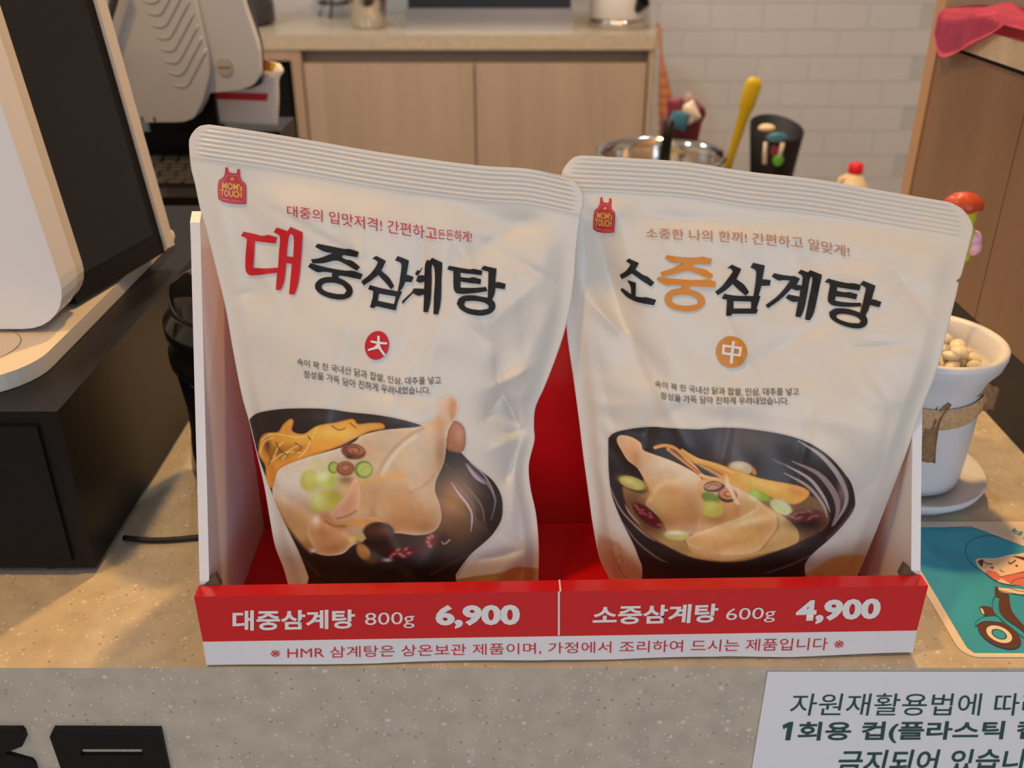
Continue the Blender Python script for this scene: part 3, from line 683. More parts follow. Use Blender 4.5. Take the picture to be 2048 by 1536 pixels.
# ================================================================== POUCHES
def ss(a, b, x):
    t = np.clip((x - a) / (b - a), 0, 1); return t * t * (3 - 2 * t)
class Pouch:
    def __init__(s, L, Rr, T, yb, y0, k, Hm, creases, seed, dents=()):
        s.T = cat(T, 8); s.y0, s.k, s.Hm, s.yb = y0, k, Hm, yb; s.cr = creases; s.dents = dents
        nrm = np.array([0, -1, k]); s.n = nrm / np.linalg.norm(nrm)
        Lc, Rc = cat(L, 6), cat(Rr, 6)
        def tt(P):
            t = np.maximum.accumulate(np.clip((P[:, 1] - s.yt(P[:, 0])) / (yb - s.yt(P[:, 0])), 0, 1.2)); return t
        s.Lt, s.Lx = tt(Lc), Lc[:, 0]; s.Rt, s.Rx = tt(Rc), Rc[:, 0]
        rnd = random.Random(seed)
        s.ridges = [(rnd.uniform(0, math.pi), math.pi / rnd.uniform(150, 320), rnd.uniform(0, 6.28), rnd.choice((-1, 1)), rnd.uniform(0, 6.28)) for _ in range(9)]
        s.waves = [(rnd.uniform(0, math.pi * 2), 2 * math.pi / rnd.uniform(90, 330), rnd.uniform(0, 6.28), rnd.uniform(.5, 1)) for _ in range(14)]
    def yt(s, x):
        T = s.T; r = np.interp(x, T[:, 0], T[:, 1])
        m0 = (T[4, 1] - T[0, 1]) / (T[4, 0] - T[0, 0]); m1 = (T[-1, 1] - T[-5, 1]) / (T[-1, 0] - T[-5, 0])
        r = np.where(x < T[0, 0], T[0, 1] + m0 * (x - T[0, 0]), r); return np.where(x > T[-1, 0], T[-1, 1] + m1 * (x - T[-1, 0]), r)
    def H(s, q):
        x, y = q[..., 0], q[..., 1]; yt = s.yt(x); t = np.clip((y - yt) / (s.yb - yt), 0, 1.0); dpx = y - yt
        xl, xr = np.interp(t, s.Lt, s.Lx), np.interp(t, s.Rt, s.Rx); u = np.clip((x - xl) / (xr - xl), 0, 1); e = np.minimum(u, 1 - u)
        A_ = np.sin(math.pi * u) ** 0.85 * ss(0.0, .05, e - .008)
        Bt = 0.16 * ss(.08, .16, t) + 0.84 * ss(.10, .78, t)
        h = s.Hm * A_ * Bt
        em = ss(0.01, .09, e) * ss(70, 120, dpx)
        wv = 0
        for a, f, ph, am in s.waves: wv = wv + am * np.sin((x * math.cos(a) + y * math.sin(a)) * f + ph)
        h = h + em * wv * 0.00030
        for a, f, ph, am, md in s.ridges:
            c_ = (x * math.cos(a) + y * math.sin(a)) * f + ph; lo = np.sin(x * .011 * math.cos(md) + y * .011 * math.sin(md) + md * 3)
            h = h + em * am * 0.0010 * np.exp(-(np.sin(c_) / .22) ** 2) * np.clip(lo, 0, 1) ** 1.5 * ss(110, 200, dpx)
        for (x1, y1, x2, y2, am, wd) in s.cr:
            dx, dy = x2 - x1, y2 - y1; L2 = dx * dx + dy * dy
            tt = np.clip(((x - x1) * dx + (y - y1) * dy) / L2, 0, 1); d = np.hypot(x - x1 - tt * dx, y - y1 - tt * dy)
            sharp = np.exp(-np.sqrt((d / wd) ** 2 + .05) * 1.25) * 1.3
            h = h + em * am * 0.00145 * sharp * (0.35 + 0.65 * np.sin(math.pi * np.clip(tt * .9 + .05, 0, 1)))
        for (cx, cy, rx, ry, rot, am) in s.dents:
            c, si = math.cos(rot), math.sin(rot); X = ((x - cx) * c + (y - cy) * si) / rx; Y = (-(x - cx) * si + (y - cy) * c) / ry
            h = h + em * am * .0014 * np.exp(-(X * X + Y * Y))
        rib = ss(3, 8, dpx) * (1 - ss(66, 72, dpx)) * ss(.004, .02, e) * ss(0.01, .04, e)
        h = h + rib * 0.00042 * (np.abs(np.sin(dpx * math.pi / 9.4)) * 2 - 1) + (1 - ss(66, 80, dpx)) * 0.0004
        # gentle waviness of the whole seal
        h = h + 0.0010 * np.sin(x * 0.0125 + s.waves[0][2]) * (1 - ss(0, 200, dpx)) * ss(.0, .1, e)
        return h
    curl = 0.0
    def UT(s, q):
        x, y = q[..., 0], q[..., 1]; yt = s.yt(x); t = np.clip((y - yt) / (s.yb - yt), 0, 1.0)
        xl, xr = np.interp(t, s.Lt, s.Lx), np.interp(t, s.Rt, s.Rx); return np.clip((x - xl) / (xr - xl), 0, 1), t
    def G(s, q):
        if not s.curl: return 0.0
        u, t = s.UT(q); return s.curl * ss(.55, 1.0, u) * (ss(-.10, .45, t)) * (1 - .8 * ss(.6, .95, t))
    def at_h(s, q, h):
        d = ray(q[..., 0], q[..., 1]); P0 = np.array([0, s.y0, 0.0])
        return CAMP + d * ((((P0 - CAMP) @ s.n) + h) / (d @ s.n))[..., None]
    def X(s, q, off=0.0): return s.at_h(q, s.H(q) + s.G(q) + off)
    def surf(s, off=0.00035): return lambda c: s.X(np.array(c, float), off)
    def build(s, name, parent):
        ns = 230; top = np.linspace(0, .105, 62)[:-1]; rest = np.linspace(.105, 1, 240); tv = np.concatenate([top, rest])
        sv = np.linspace(0, 1, ns); Tt, S = np.meshgrid(tv, sv, indexing='ij')
        xl, xr = np.interp(Tt, s.Lt, s.Lx), np.interp(Tt, s.Rt, s.Rx); x = xl + (xr - xl) * S; yt = s.yt(x); y = yt + (s.yb - yt) * Tt
        q = np.stack([x, y], -1); Fp = s.X(q)
        if hasattr(s, 'notch'):
            pass
        hb_ = s.H(q); Bk = s.at_h(q, s.G(q) + np.minimum(-np.clip(hb_ * 0.35, 0, .008) - 0.00035, hb_ - .0010))
        nr, nc = Tt.shape; V = np.concatenate([Fp.reshape(-1, 3), Bk.reshape(-1, 3)]); N = nr * nc
        V[:, 2] = np.maximum(V[:, 2], 0.0032)
        i = np.arange(N).reshape(nr, nc)
        a, b, c, d = i[:-1, :-1].ravel(), i[:-1, 1:].ravel(), i[1:, 1:].ravel(), i[1:, :-1].ravel()
        faces = [np.stack([a, d, c, b], -1), np.stack([a, b, c, d], -1) + N]
        loop = np.concatenate([i[0, :], i[1:, -1], i[-1, -2::-1], i[-2:0:-1, 0]]); l2 = np.roll(loop, -1)
        faces.append(np.stack([loop, l2, l2 + N, loop + N], -1)); Fc = np.concatenate(faces)
        me = bpy.data.meshes.new(name); me.vertices.add(len(V)); me.vertices.foreach_set('co', V.ravel()); me.loops.add(Fc.size); me.loops.foreach_set('vertex_index', Fc.ravel().astype(np.int32))
        me.polygons.add(len(Fc)); me.polygons.foreach_set('loop_start', np.arange(0, Fc.size, 4, dtype=np.int32)); me.update(calc_edges=True); me.validate()
        return link(name, me, 'film', parent, True)
yb_px = lambda y0: float(proj(np.array([0.0, y0, 0.0034]))[1])
LP = Pouch(
    [(418, 249), (400, 252), (388, 262), (380, 275), (378, 290), (382, 335), (390, 368), (400, 416), (414, 464), (434, 544), (452, 620), (466, 700), (483, 788), (497, 839), (512, 902), (528, 970), (540, 1040), (550, 1092), (568, 1140), (580, 1185)],
    [(1119, 350), (1147, 362), (1160, 376), (1167, 394), (1166, 412), (1160, 440), (1153, 496), (1146, 580), (1131, 656), (1112, 715), (1089, 774), (1071, 815), (1068, 853), (1069, 881), (1058, 929), (1061, 975), (1073, 1033), (1078, 1108), (1075, 1185)],
    [(418, 249), (522, 264), (618, 280), (770, 306), (950, 330), (1051, 337), (1119, 350)],
    yb_px(0.052), 0.052, 0.165, 0.025,
    [(850, 450, 838, 610, -1.6, 22), (900, 470, 870, 620, 1.0, 26), (1075, 430, 880, 545, -2.6, 45), (1120, 480, 960, 620, 2.0, 60),
     (1003, 785, 1045, 862, -4.2, 11), (990, 720, 1003, 790, -2.6, 12), (1045, 862, 1012, 960, -3.2, 13), (985, 775, 1062, 735, 2.6, 16), (975, 835, 1003, 788, -2.4, 12), (1010, 865, 1045, 862, -2.6, 10), (1070, 790, 1010, 800, 1.6, 18),
     (1020, 880, 985, 900, 1.6, 22), (1030, 930, 1025, 1060, 1.3, 20), (990, 640, 1080, 560, 1.5, 30), (960, 1118, 1045, 1100, -1.4, 10), (1000, 1060, 1060, 1150, 1.1, 30),
     (445, 600, 500, 585, -1.2, 12), (560, 560, 700, 660, .8, 60), (730, 780, 860, 800, -1.3, 18), (640, 650, 900, 690, .8, 50), (560, 330, 620, 420, .7, 30), (930, 650, 1000, 700, -1.2, 24), (880, 640, 850, 760, 1.2, 26)], 3,
    [(520, 500, 60, 200, .1, -1.5), (700, 420, 160, 60, .1, 1.2), (1000, 420, 90, 40, .3, -1.5), (940, 580, 60, 90, .2, 1.5), (1015, 830, 40, 50, .4, -2.5)])
RP = Pouch(
    [(1164, 311), (1147, 315), (1132, 330), (1124, 345), (1121, 370), (1122, 440), (1127, 560), (1133, 656), (1138, 700), (1147, 759), (1158, 841), (1166, 908), (1177, 989), (1186, 1053), (1199, 1116), (1218, 1156), (1226, 1185)],
    [(1899, 404), (1923, 417), (1940, 438), (1946, 456), (1942, 477), (1932, 515), (1921.5, 553), (1912, 561), (1917, 569), (1899, 643), (1874, 740), (1843, 819), (1815, 900), (1778, 997), (1741, 1090), (1716, 1149), (1706, 1185)],
    [(1164, 311), (1276, 317), (1380, 325), (1496, 343), (1629, 358), (1774, 383), (1899, 404)],
    yb_px(0.060), 0.060, 0.165, 0.028,
    [(1195, 470, 1248, 655, -4.0, 20), (1240, 450, 1290, 640, 1.6, 30), (1180, 600, 1245, 668, 3.6, 18), (1250, 650, 1300, 780, -1.6, 24), (1185, 690, 1240, 900, -1.2, 26),
     (1215, 385, 1240, 440, 1.8, 26), (1280, 440, 1620, 450, -1.2, 26), (1600, 460, 1850, 520, 1.2, 40), (1820, 560, 1760, 640, -1.0, 30), (1690, 700, 1830, 690, -1.0, 16),
     (1640, 820, 1780, 860, .9, 40), (1700, 1000, 1760, 950, -1.0, 16), (1690, 1080, 1740, 1030, 1.0, 20), (1330, 640, 1340, 760, .8, 40)], 11,
    [(1215, 560, 36, 120, -.25, -4.0), (1300, 540, 60, 150, -.2, 1.0), (1230, 400, 40, 40, 0, 1.6), (1450, 440, 200, 25, .05, -1.2), (1760, 600, 70, 110, .3, 1.2)])
lp = thing('samgyetang_pouch', 'larger white standing food pouch with red first title character, left', 'pouch', (-0.05, 0.06, 0.004))
rp = thing('samgyetang_pouch', 'smaller white standing food pouch with orange second title character, right', 'pouch', (0.14, 0.068, 0.004))
RP.curl = 0.026
LP.build('pouch_film', lp); RP.build('pouch_film', rp)

# ---- painted food picture: a print, coloured per vertex
WHITE = lin((197, 184, 166))
def alb(c): return np.clip((lin(c) / WHITE) ** np.array([1.10, 1.17, 1.26]) * np.array([0.70, 0.64, 0.565]), 0.002, 0.9)
class Paint:
    def __init__(s, x0, y0, x1, y1, step):
        s.xs = np.arange(x0, x1 + step, step); s.ys = np.arange(y0, y1 + step, step); s.X, s.Y = np.meshgrid(s.xs, s.ys)
        s.col = np.zeros(s.X.shape + (3,)) + alb((200, 187, 169)); s.a = np.zeros(s.X.shape)
        rr = np.random.RandomState(5); s.noise = np.zeros(s.X.shape)
        for _ in range(24):
            a = rr.uniform(0, 6.28); f = rr.uniform(.05, .35); s.noise += np.sin((s.X * math.cos(a) + s.Y * math.sin(a)) * f + rr.uniform(0, 6.28)) / 24 ** .5
    def mix(s, m, c, cover=True):
        m = np.clip(m, 0, 1)[..., None]; c = c if isinstance(c, np.ndarray) and c.ndim == 3 else alb(c)
        s.col = s.col * (1 - m) + c * m
        if cover: s.a = np.maximum(s.a, m[..., 0])
    def sdf(s, P):
        P = np.asarray(P, float); d = np.full(s.X.shape, 1e9); ins = np.zeros(s.X.shape, bool)
        for i in range(len(P)):
            a, b = P[i], P[(i + 1) % len(P)]; e = b - a; L2 = max(e @ e, 1e-9)
            t = np.clip(((s.X - a[0]) * e[0] + (s.Y - a[1]) * e[1]) / L2, 0, 1)
            d = np.minimum(d, np.hypot(s.X - a[0] - t * e[0], s.Y - a[1] - t * e[1]))
            if abs(e[1]) > 1e-9:
                c = ((a[1] > s.Y) != (b[1] > s.Y)) & (s.X < e[0] * (s.Y - a[1]) / e[1] + a[0]); ins ^= c
        return np.where(ins, d, -d)
    def poly(s, P, c, soft=1.2, a=1.0, rim=None, rimw=6, rima=.6, cover=True):
        d = s.sdf(cat(P, 4, True)); m = ss(-soft, soft, d) * a; s.mix(m, c, cover)
        if rim: s.mix(m * np.exp(-(np.maximum(d, 0) / rimw) ** 2) * rima, rim, False)
        return d
    def blob(s, cx, cy, rx, ry, c, a=1.0, rot=0, soft=1.0, cover=False, clip=None):
        r = math.radians(rot); X = (s.X - cx) * math.cos(r) + (s.Y - cy) * math.sin(r); Y = -(s.X - cx) * math.sin(r) + (s.Y - cy) * math.cos(r)
        d = np.sqrt((X / rx) ** 2 + (Y / ry) ** 2)
        m = (np.exp(-d ** 2 * 1.0) if soft >= 1 else 1 - ss(1 - soft, 1 + soft * .3, d)) * a
        if clip is not None: m = m * clip
        s.mix(m, c, cover)
    def line(s, P, w_, c, a=1.0, soft=1.0, cover=False, taper=False):
        P = cat(P, 5); d = np.full(s.X.shape, 1e9); k = np.zeros(s.X.shape)
        for i in range(len(P) - 1):
            p, b = P[i], P[i + 1]; e = b - p; L2 = max(e @ e, 1e-9); t = np.clip(((s.X - p[0]) * e[0] + (s.Y - p[1]) * e[1]) / L2, 0, 1)
            dd = np.hypot(s.X - p[0] - t * e[0], s.Y - p[1] - t * e[1]); k = np.where(dd < d, (i + t) / (len(P) - 1), k); d = np.minimum(d, dd)
        ww = w_ * (np.sin(math.pi * np.clip(k, .04, .96)) if taper else 1)
        s.mix((1 - ss(ww / 2 - soft * .5, ww / 2 + soft, d)) * a, c, cover)
    def build(s, name, pouch, parent, mt):
        # keep cells with paint, inside the pouch
        yt = pouch.yt(s.X); t = (s.Y - yt) / (pouch.yb - yt); xl = np.interp(t, pouch.Lt, pouch.Lx); xr = np.interp(t, pouch.Rt, pouch.Rx)
        ok = (s.a > 0.02) & (s.X > xl + 1.5) & (s.X < xr - 1.5) & (s.Y < pouch.yb - 6)
        cell = ok[:-1, :-1] | ok[1:, :-1] | ok[:-1, 1:] | ok[1:, 1:]
        cell &= (s.X[:-1, :-1] > xl[:-1, :-1] + 1) & (s.X[:-1, 1:] < xr[:-1, 1:] - 1)
        idx = np.arange(s.X.size).reshape(s.X.shape); use = np.zeros(s.X.shape, bool)
        use[:-1, :-1] |= cell; use[1:, :-1] |= cell; use[:-1, 1:] |= cell; use[1:, 1:] |= cell
        remap = np.full(s.X.size, -1); remap[idx[use]] = np.arange(use.sum())
        P = pouch.surf(0.0003)(np.stack([s.X[use], s.Y[use]], -1)); P[:, 2] = np.maximum(P[:, 2], .0036)
        a, b, c, d = idx[:-1, :-1][cell], idx[:-1, 1:][cell], idx[1:, 1:][cell], idx[1:, :-1][cell]
        Fc = remap[np.stack([a, d, c, b], -1)]
        me = bpy.data.meshes.new(name); me.vertices.add(len(P)); me.vertices.foreach_set('co', P.ravel()); me.loops.add(Fc.size); me.loops.foreach_set('vertex_index', Fc.ravel().astype(np.int32))
        me.polygons.add(len(Fc)); me.polygons.foreach_set('loop_start', np.arange(0, Fc.size, 4, dtype=np.int32)); me.update(calc_edges=True)
        base = np.array([0.71, 0.675, 0.615]); al = np.clip(s.a, 0, 1)[..., None]; colr = base * (1 - al) + s.col * al
        at = me.color_attributes.new('print', 'FLOAT_COLOR', 'POINT'); at.data.foreach_set('color', np.concatenate([colr[use], np.ones((use.sum(), 1))], 1).ravel())
        return link(name, me, mt, parent, True)
pm = bpy.data.materials.new('printed_film'); pm.use_nodes = True; nt = pm.node_tree; vb = nt.nodes['Principled BSDF']
vc = nt.nodes.new('ShaderNodeVertexColor'); vc.layer_name = 'print'; nt.links.new(vc.outputs['Color'], vb.inputs['Base Color']); vb.inputs['Roughness'].default_value = 0.42; sock(vb, 'Coat Weight', 0.06)

#---- left picture
p = Paint(486, 784, 1084, 1186, 1.35)
p.poly([(905, 1162), (947, 1152), (1001, 1144), (1027, 1134), (1050, 1133), (1082, 1141), (1090, 1190), (900, 1190)], (172, 132, 84), 3)
p.poly([(494, 850), (499, 838), (512, 827), (535, 821), (570, 817), (615, 816), (660, 818), (700, 824), (750, 829), (800, 838), (843, 850), (880, 866), (912, 892), (922, 904), (942, 925), (962, 941), (986, 961), (1002, 988), (1006, 1014), (1003, 1040), (988, 1066), (972, 1083), (945, 1106), (930, 1124), (912, 1150), (890, 1190), (627, 1190), (617, 1155), (596, 1101), (567, 1042), (543, 985), (522, 930), (507, 885)], (43, 36, 34), 1.2)
p.blob(660, 835, 60, 14, (66, 56, 52), .6); p.blob(760, 842, 40, 10, (72, 60, 55), .5)
p.blob(760, 1140, 130, 22, (34, 28, 28), .8)
# broth glow at right of the leg, and lower edge
p.blob(905, 1010, 38, 52, (176, 126, 78), .85, 10); p.blob(915, 1050, 40, 30, (110, 78, 52), .7); p.blob(820, 1085, 90, 20, (70, 52, 38), .8)
p.line([(560, 1035), (580, 1075), (602, 1115), (640, 1150)], 5, (70, 58, 54), .7, 3)
# second drumstick knuckle behind
p.poly([(900, 850), (908, 841), (920, 845), (930, 858), (932, 885), (925, 904), (905, 903), (893, 895), (895, 865)], (163, 108, 72), 1.5, rim=(120, 72, 46), rimw=4, cover=True)
p.blob(918, 868, 9, 18, (188, 136, 98), .7)
# whole bird
d = p.poly([(546, 960), (552, 942), (581, 926), (620, 913), (677, 897), (709, 884), (724, 871), (763, 861), (802, 857), (836, 854), (852, 845), (868, 836), (875, 820), (874, 804), (882, 796), (897, 792), (910, 797), (917, 808), (914, 828), (903, 848), (894, 866), (892, 892), (887, 926), (872, 960), (870, 983), (879, 1009), (882, 1040), (866, 1064), (832, 1070), (790, 1066), (740, 1075), (706, 1090), (685, 1107), (651, 1111), (620, 1100), (594, 1074), (568, 1038), (547, 994)], (200, 172, 138), 1.2, rim=(222, 198, 168), rimw=5, rima=.5)
body = ss(-1, 1.5, d)
for a in [(590, 965, 50, 45, (214, 203, 184), .95), (640, 920, 60, 22, (208, 196, 176), .8), (760, 880, 50, 18, (206, 178, 146), .7), (690, 1000, 60, 60, (193, 162, 116), .6), (800, 1010, 70, 60, (190, 142, 92), .85), (845, 1040, 40, 28, (180, 130, 80), .7),
          (600, 1050, 36, 40, (186, 142, 88), .8), (640, 1085, 40, 22, (170, 122, 76), .8), (835, 900, 34, 50, (212, 184, 152), .8), (860, 860, 24, 34, (216, 182, 146), .8), (878, 850, 14, 20, (206, 150, 104), .8), (905, 812, 10, 20, (200, 138, 86), .95), (884, 808, 11, 14, (216, 178, 150), .9), (880, 925, 12, 60, (178, 134, 96), .8), (862, 960, 20, 40, (186, 150, 112), .7), (760, 1055, 40, 12, (176, 124, 72), .7), (740, 905, 22, 26, (196, 158, 124), .7)]:
    p.blob(a[0], a[1], a[2], a[3], a[4], a[5], clip=body)
p.line([(757, 948), (772, 918), (796, 890), (824, 868), (845, 856)], 5, (184, 150, 116), .75, 5)
p.line([(765, 948), (782, 918), (806, 892), (832, 872)], 7, (224, 206, 180), .55, 5)
p.line([(548, 1000), (570, 1042), (596, 1078), (622, 1104)], 4, (160, 118, 74), .7, 4)
p.line([(724, 968), (760, 955), (800, 952)], 12, (214, 160, 78), .55, 8)
p.line([(742, 985), (748, 1010), (742, 1035)], 6, (176, 134, 92), .5, 6); p.blob(750, 1000, 10, 26, (166, 124, 86), .5)
p.line([(820, 985), (850, 970), (868, 950)], 3, (168, 134, 98), .6, 4)
for a in [(570, 1040, 26, 40, (170, 124, 74), .7), (610, 1095, 24, 16, (150, 106, 62), .8), (800, 1045, 60, 22, (172, 120, 70), .7), (850, 1055, 26, 14, (150, 104, 62), .7), (740, 985, 30, 30, (180, 136, 88), .6), (884, 905, 10, 40, (168, 124, 88), .6), (905, 830, 7, 18, (182, 122, 74), .7), (690, 925, 50, 12, (184, 160, 124), .5), (650, 1020, 30, 10, (160, 136, 80), .5)]: p.blob(*a[:4], a[4], a[5], clip=body)
# ginseng
g = p.poly([(517, 904), (521, 877), (534, 866), (556, 864), (566, 850), (580, 838), (587, 843), (584, 862), (608, 868), (634, 852), (672, 845), (705, 838), (716, 848), (740, 846), (764, 847), (768, 857), (738, 863), (711, 876), (677, 893), (633, 908), (589, 923), (556, 941), (545, 976), (533, 960), (531, 932), (519, 912)], (214, 152, 64), 1.3, rim=(170, 104, 40), rimw=3, rima=.6)
gm = ss(-1, 1.5, g)
for a in [(650, 865, 50, 14, (228, 172, 82), .9), (690, 868, 30, 12, (216, 178, 92), .7), (556, 905, 24, 16, (120, 72, 36), .85), (535, 890, 8, 14, (60, 44, 34), .9), (590, 895, 24, 10, (176, 112, 56), .8), (545, 945, 10, 24, (200, 132, 56), .8), (580, 858, 10, 10, (200, 140, 80), .8), (735, 853, 14, 5, (196, 160, 104), .8), (600, 880, 36, 9, (230, 170, 84), .6)]:
    p.blob(*a[:4], a[4], a[5], clip=gm)
for L in [[(524, 880), (545, 868), (590, 874), (620, 872)], [(520, 904), (528, 884), (545, 876)], [(548, 915), (556, 895), (566, 885)], [(565, 918), (580, 900), (600, 890)], [(540, 925), (570, 905), (600, 905)], [(598, 915), (612, 900), (622, 880), (634, 856)]]: p.line(L, 2.2, (236, 190, 118), .8, 1.5)
for L in [[(534, 900), (542, 915), (536, 930)], [(552, 884), (560, 900), (574, 910)], [(590, 886), (604, 896), (590, 905)], [(664, 852), (678, 860), (690, 856)], [(700, 846), (712, 856)], [(616, 872), (622, 880)]]: p.line(L, 2.0, (112, 62, 30), .8, 1.4)
# green slices, jujube slices
p.blob(637, 925, 20, 13, (192, 190, 128), .6, soft=.5); p.blob(620, 962, 22, 25, (178, 176, 84), .95, soft=.3); p.blob(616, 955, 12, 14, (196, 194, 118), .7)
p.blob(652, 960, 23, 20, (188, 190, 104), 1, soft=.2); p.blob(646, 953, 15, 10, (214, 214, 164), .9); p.blob(664, 962, 8, 12, (160, 172, 78), .7)
p.blob(650, 1004, 36, 24, (186, 178, 84), .95, -22, .25); p.blob(636, 1000, 14, 18, (212, 206, 140), .8, -20); p.blob(672, 992, 16, 14, (160, 146, 70), .7)
p.blob(727, 939, 20, 19, (110, 134, 44), 1, soft=.18); p.blob(729, 939, 16, 15, (172, 178, 96), 1, soft=.3); p.line([(722, 944), (728, 934), (738, 936)], 1.6, (146, 160, 74), .8)
p.blob(667, 935, 12, 13, (112, 136, 46), 1, soft=.2); p.blob(668, 935, 9, 10, (166, 172, 90), 1, soft=.3)
p.blob(692, 960, 16, 10, (124, 104, 62), .9)
p.blob(707, 903, 27, 17, (118, 62, 42), 1, 10, .2); p.blob(712, 900, 18, 10, (168, 108, 72), 1, 10, .3); p.line([(700, 896), (712, 894), (720, 902), (710, 908), (704, 902)], 1.8, (86, 46, 32), .9); p.blob(699, 914, 8, 5, (60, 34, 26), .9)
p.blob(691, 937, 20, 16, (136, 84, 58), 1, 0, .2); p.blob(691, 935, 14, 11, (170, 114, 80), 1, 0, .3); p.line([(682, 934), (690, 928), (700, 932), (698, 940), (688, 942), (684, 938)], 1.8, (98, 58, 42), .9)
# wings
wd = p.poly([(711, 957), (719, 973), (720, 1000), (711, 1026), (690, 1036), (672, 1040), (660, 1034), (662, 1024), (680, 1005), (694, 988), (703, 968)], (204, 156, 124), 1.3, rim=(218, 180, 150), rimw=4, rima=.45)
p.blob(700, 1005, 10, 22, (190, 138, 104), .7, 25, clip=ss(-1, 1, wd)); p.line([(672, 1038), (695, 1032), (712, 1022)], 3, (150, 100, 70), .7, 3)
wd = p.poly([(620, 1045), (636, 1027), (657, 1020), (664, 1030), (680, 1040), (724, 1033), (752, 1036), (772, 1048), (760, 1052), (724, 1056), (700, 1060), (688, 1067), (704, 1080), (696, 1096), (677, 1106), (646, 1109), (626, 1092), (615, 1064)], (192, 144, 100), 1.3, rim=(218, 180, 146), rimw=6, rima=.4)
wm = ss(-1, 1.5, wd)
for a in [(645, 1070, 22, 26, (178, 128, 86), .8), (720, 1045, 36, 8, (208, 152, 88), .8), (670, 1095, 22, 12, (160, 112, 72), .8), (632, 1040, 8, 14, (226, 192, 164), .8)]: p.blob(*a[:4], a[4], a[5], clip=wm)
p.line([(650, 1042), (668, 1052), (690, 1052)], 3, (150, 98, 62), .7, 3)
p.blob(757, 1064, 34, 22, (72, 50, 42), 1, 0, .2); p.blob(764, 1062, 16, 8, (120, 74, 58), .6); p.blob(756, 1085, 40, 12, (38, 28, 26), .8)
p.blob(706, 1078, 10, 8, (206, 176, 104), 1, 0, .3); p.blob(721, 1075, 10, 10, (196, 168, 116), 1, 0, .3); p.blob(716, 1084, 8, 5, (150, 112, 70), .8)
p.blob(727, 1104, 13, 20, (158, 116, 66), 1, -35, .35); p.blob(744, 1120, 12, 8, (104, 76, 50), .8)
p.blob(802, 1105, 30, 13, (86, 26, 26), 1, -4, .25); p.blob(835, 1102, 16, 8, (84, 24, 24), .9, 10)
for a, b in [(788, 1108), (796, 1100), (806, 1112), (812, 1098), (800, 1108), (818, 1106), (782, 1114)]: p.blob(a, b, 4.5, 2.4, (196, 116, 110), .8, random.uniform(-50, 50))
p.blob(861, 1082, 13, 18, (104, 38, 34), 1, 20, .25)
for a, b in [(858, 1076), (864, 1072), (860, 1092), (856, 1084)]: p.blob(a, b, 4, 3, (196, 140, 124), .75, 30)
p.line([(884, 1084), (889, 1088), (899, 1080)], 2.4, (190, 176, 168), .9); p.blob(886, 1078, 10, 14, (70, 30, 30), .7)
p.blob(775, 1120, 8, 3, (180, 164, 156), .9); p.blob(626, 1101, 5, 3.5, (220, 206, 190), .9)
# glints on the bowl
for L, w_, c, a in [([(934, 927), (955, 950), (975, 968), (988, 990), (990, 1010), (982, 1040)], 4, (130, 118, 120), .8), ([(932, 928), (950, 952), (970, 968)], 6, (178, 150, 158), .85), ([(940, 925), (966, 948), (983, 975), (988, 995)], 2.4, (160, 144, 150), .8),
                    ([(903, 965), (918, 988), (934, 1008), (944, 1030), (942, 1062)], 4.5, (190, 168, 160), .9), ([(908, 964), (926, 985), (944, 1008), (952, 1040)], 2.6, (130, 116, 116), .8), ([(925, 965), (948, 990), (964, 1015), (969, 1045)], 3, (124, 112, 114), .8), ([(890, 925), (900, 940)], 3, (90, 92, 74), .7)]: p.line(L, w_, c, a, 1.6, False, True)
p.line([(860, 1150), (900, 1128), (940, 1108)], 2, (80, 70, 72), .6, 2)
p.col = np.clip(p.col * (1 + .035 * p.noise[..., None]), .002, .9)
p.build('food_picture', LP, lp, pm)

#---- right picture
p = Paint(1196, 845, 1746, 1186, 1.35)
p.poly([(1590, 1160), (1608, 1144), (1627, 1138), (1658, 1117), (1689, 1109), (1731, 1110), (1760, 1120), (1750, 1190), (1580, 1190)], (190, 150, 100), 3)
p.poly([(1190, 1075), (1215, 1072), (1240, 1085), (1262, 1110), (1285, 1140), (1300, 1190), (1190, 1190)], (176, 128, 92), 12, .85)
for L in [[(1222, 1080), (1228, 1110), (1240, 1140), (1252, 1156)], [(1226, 1090), (1236, 1086), (1240, 1100)], [(1232, 1118), (1242, 1112), (1246, 1128)], [(1220, 1100), (1230, 1125)], [(1240, 1142), (1236, 1130), (1246, 1136)]]: p.line(L, 1.6, (128, 76, 46), .75, 1.2)
p.poly([(1216, 885), (1219, 873), (1231, 864), (1262, 857), (1304, 853), (1346, 856), (1398, 858), (1430, 855), (1465, 855), (1502, 858), (1560, 867), (1606, 880), (1643, 900), (1668, 921), (1689, 946), (1704, 969), (1711, 1002), (1706, 1023), (1685, 1052), (1658, 1080), (1627, 1107), (1610, 1130), (1585, 1190), (1315, 1190), (1283, 1130), (1267, 1090), (1242, 1040), (1223, 990), (1217, 944)], (42, 37, 37), 1.2)
for a in [(1500, 880, 60, 30, (84, 70, 68), .75), (1460, 890, 20, 36, (92, 84, 90), .6), (1300, 880, 80, 16, (52, 48, 52), .6), (1600, 930, 40, 40, (52, 54, 60), .7), (1440, 915, 40, 14, (84, 70, 72), .5)]: p.blob(*a[:4], a[4], a[5])
sp_ = p.poly([(1246, 975), (1270, 985), (1300, 985), (1400, 960), (1560, 985), (1620, 992), (1648, 1017), (1658, 1040), (1637, 1065), (1585, 1090), (1522, 1113), (1479, 1123), (1429, 1123), (1377, 1113), (1325, 1088), (1283, 1058), (1258, 1020)], (148, 112, 74), 4)
so = ss(-2, 4, sp_)
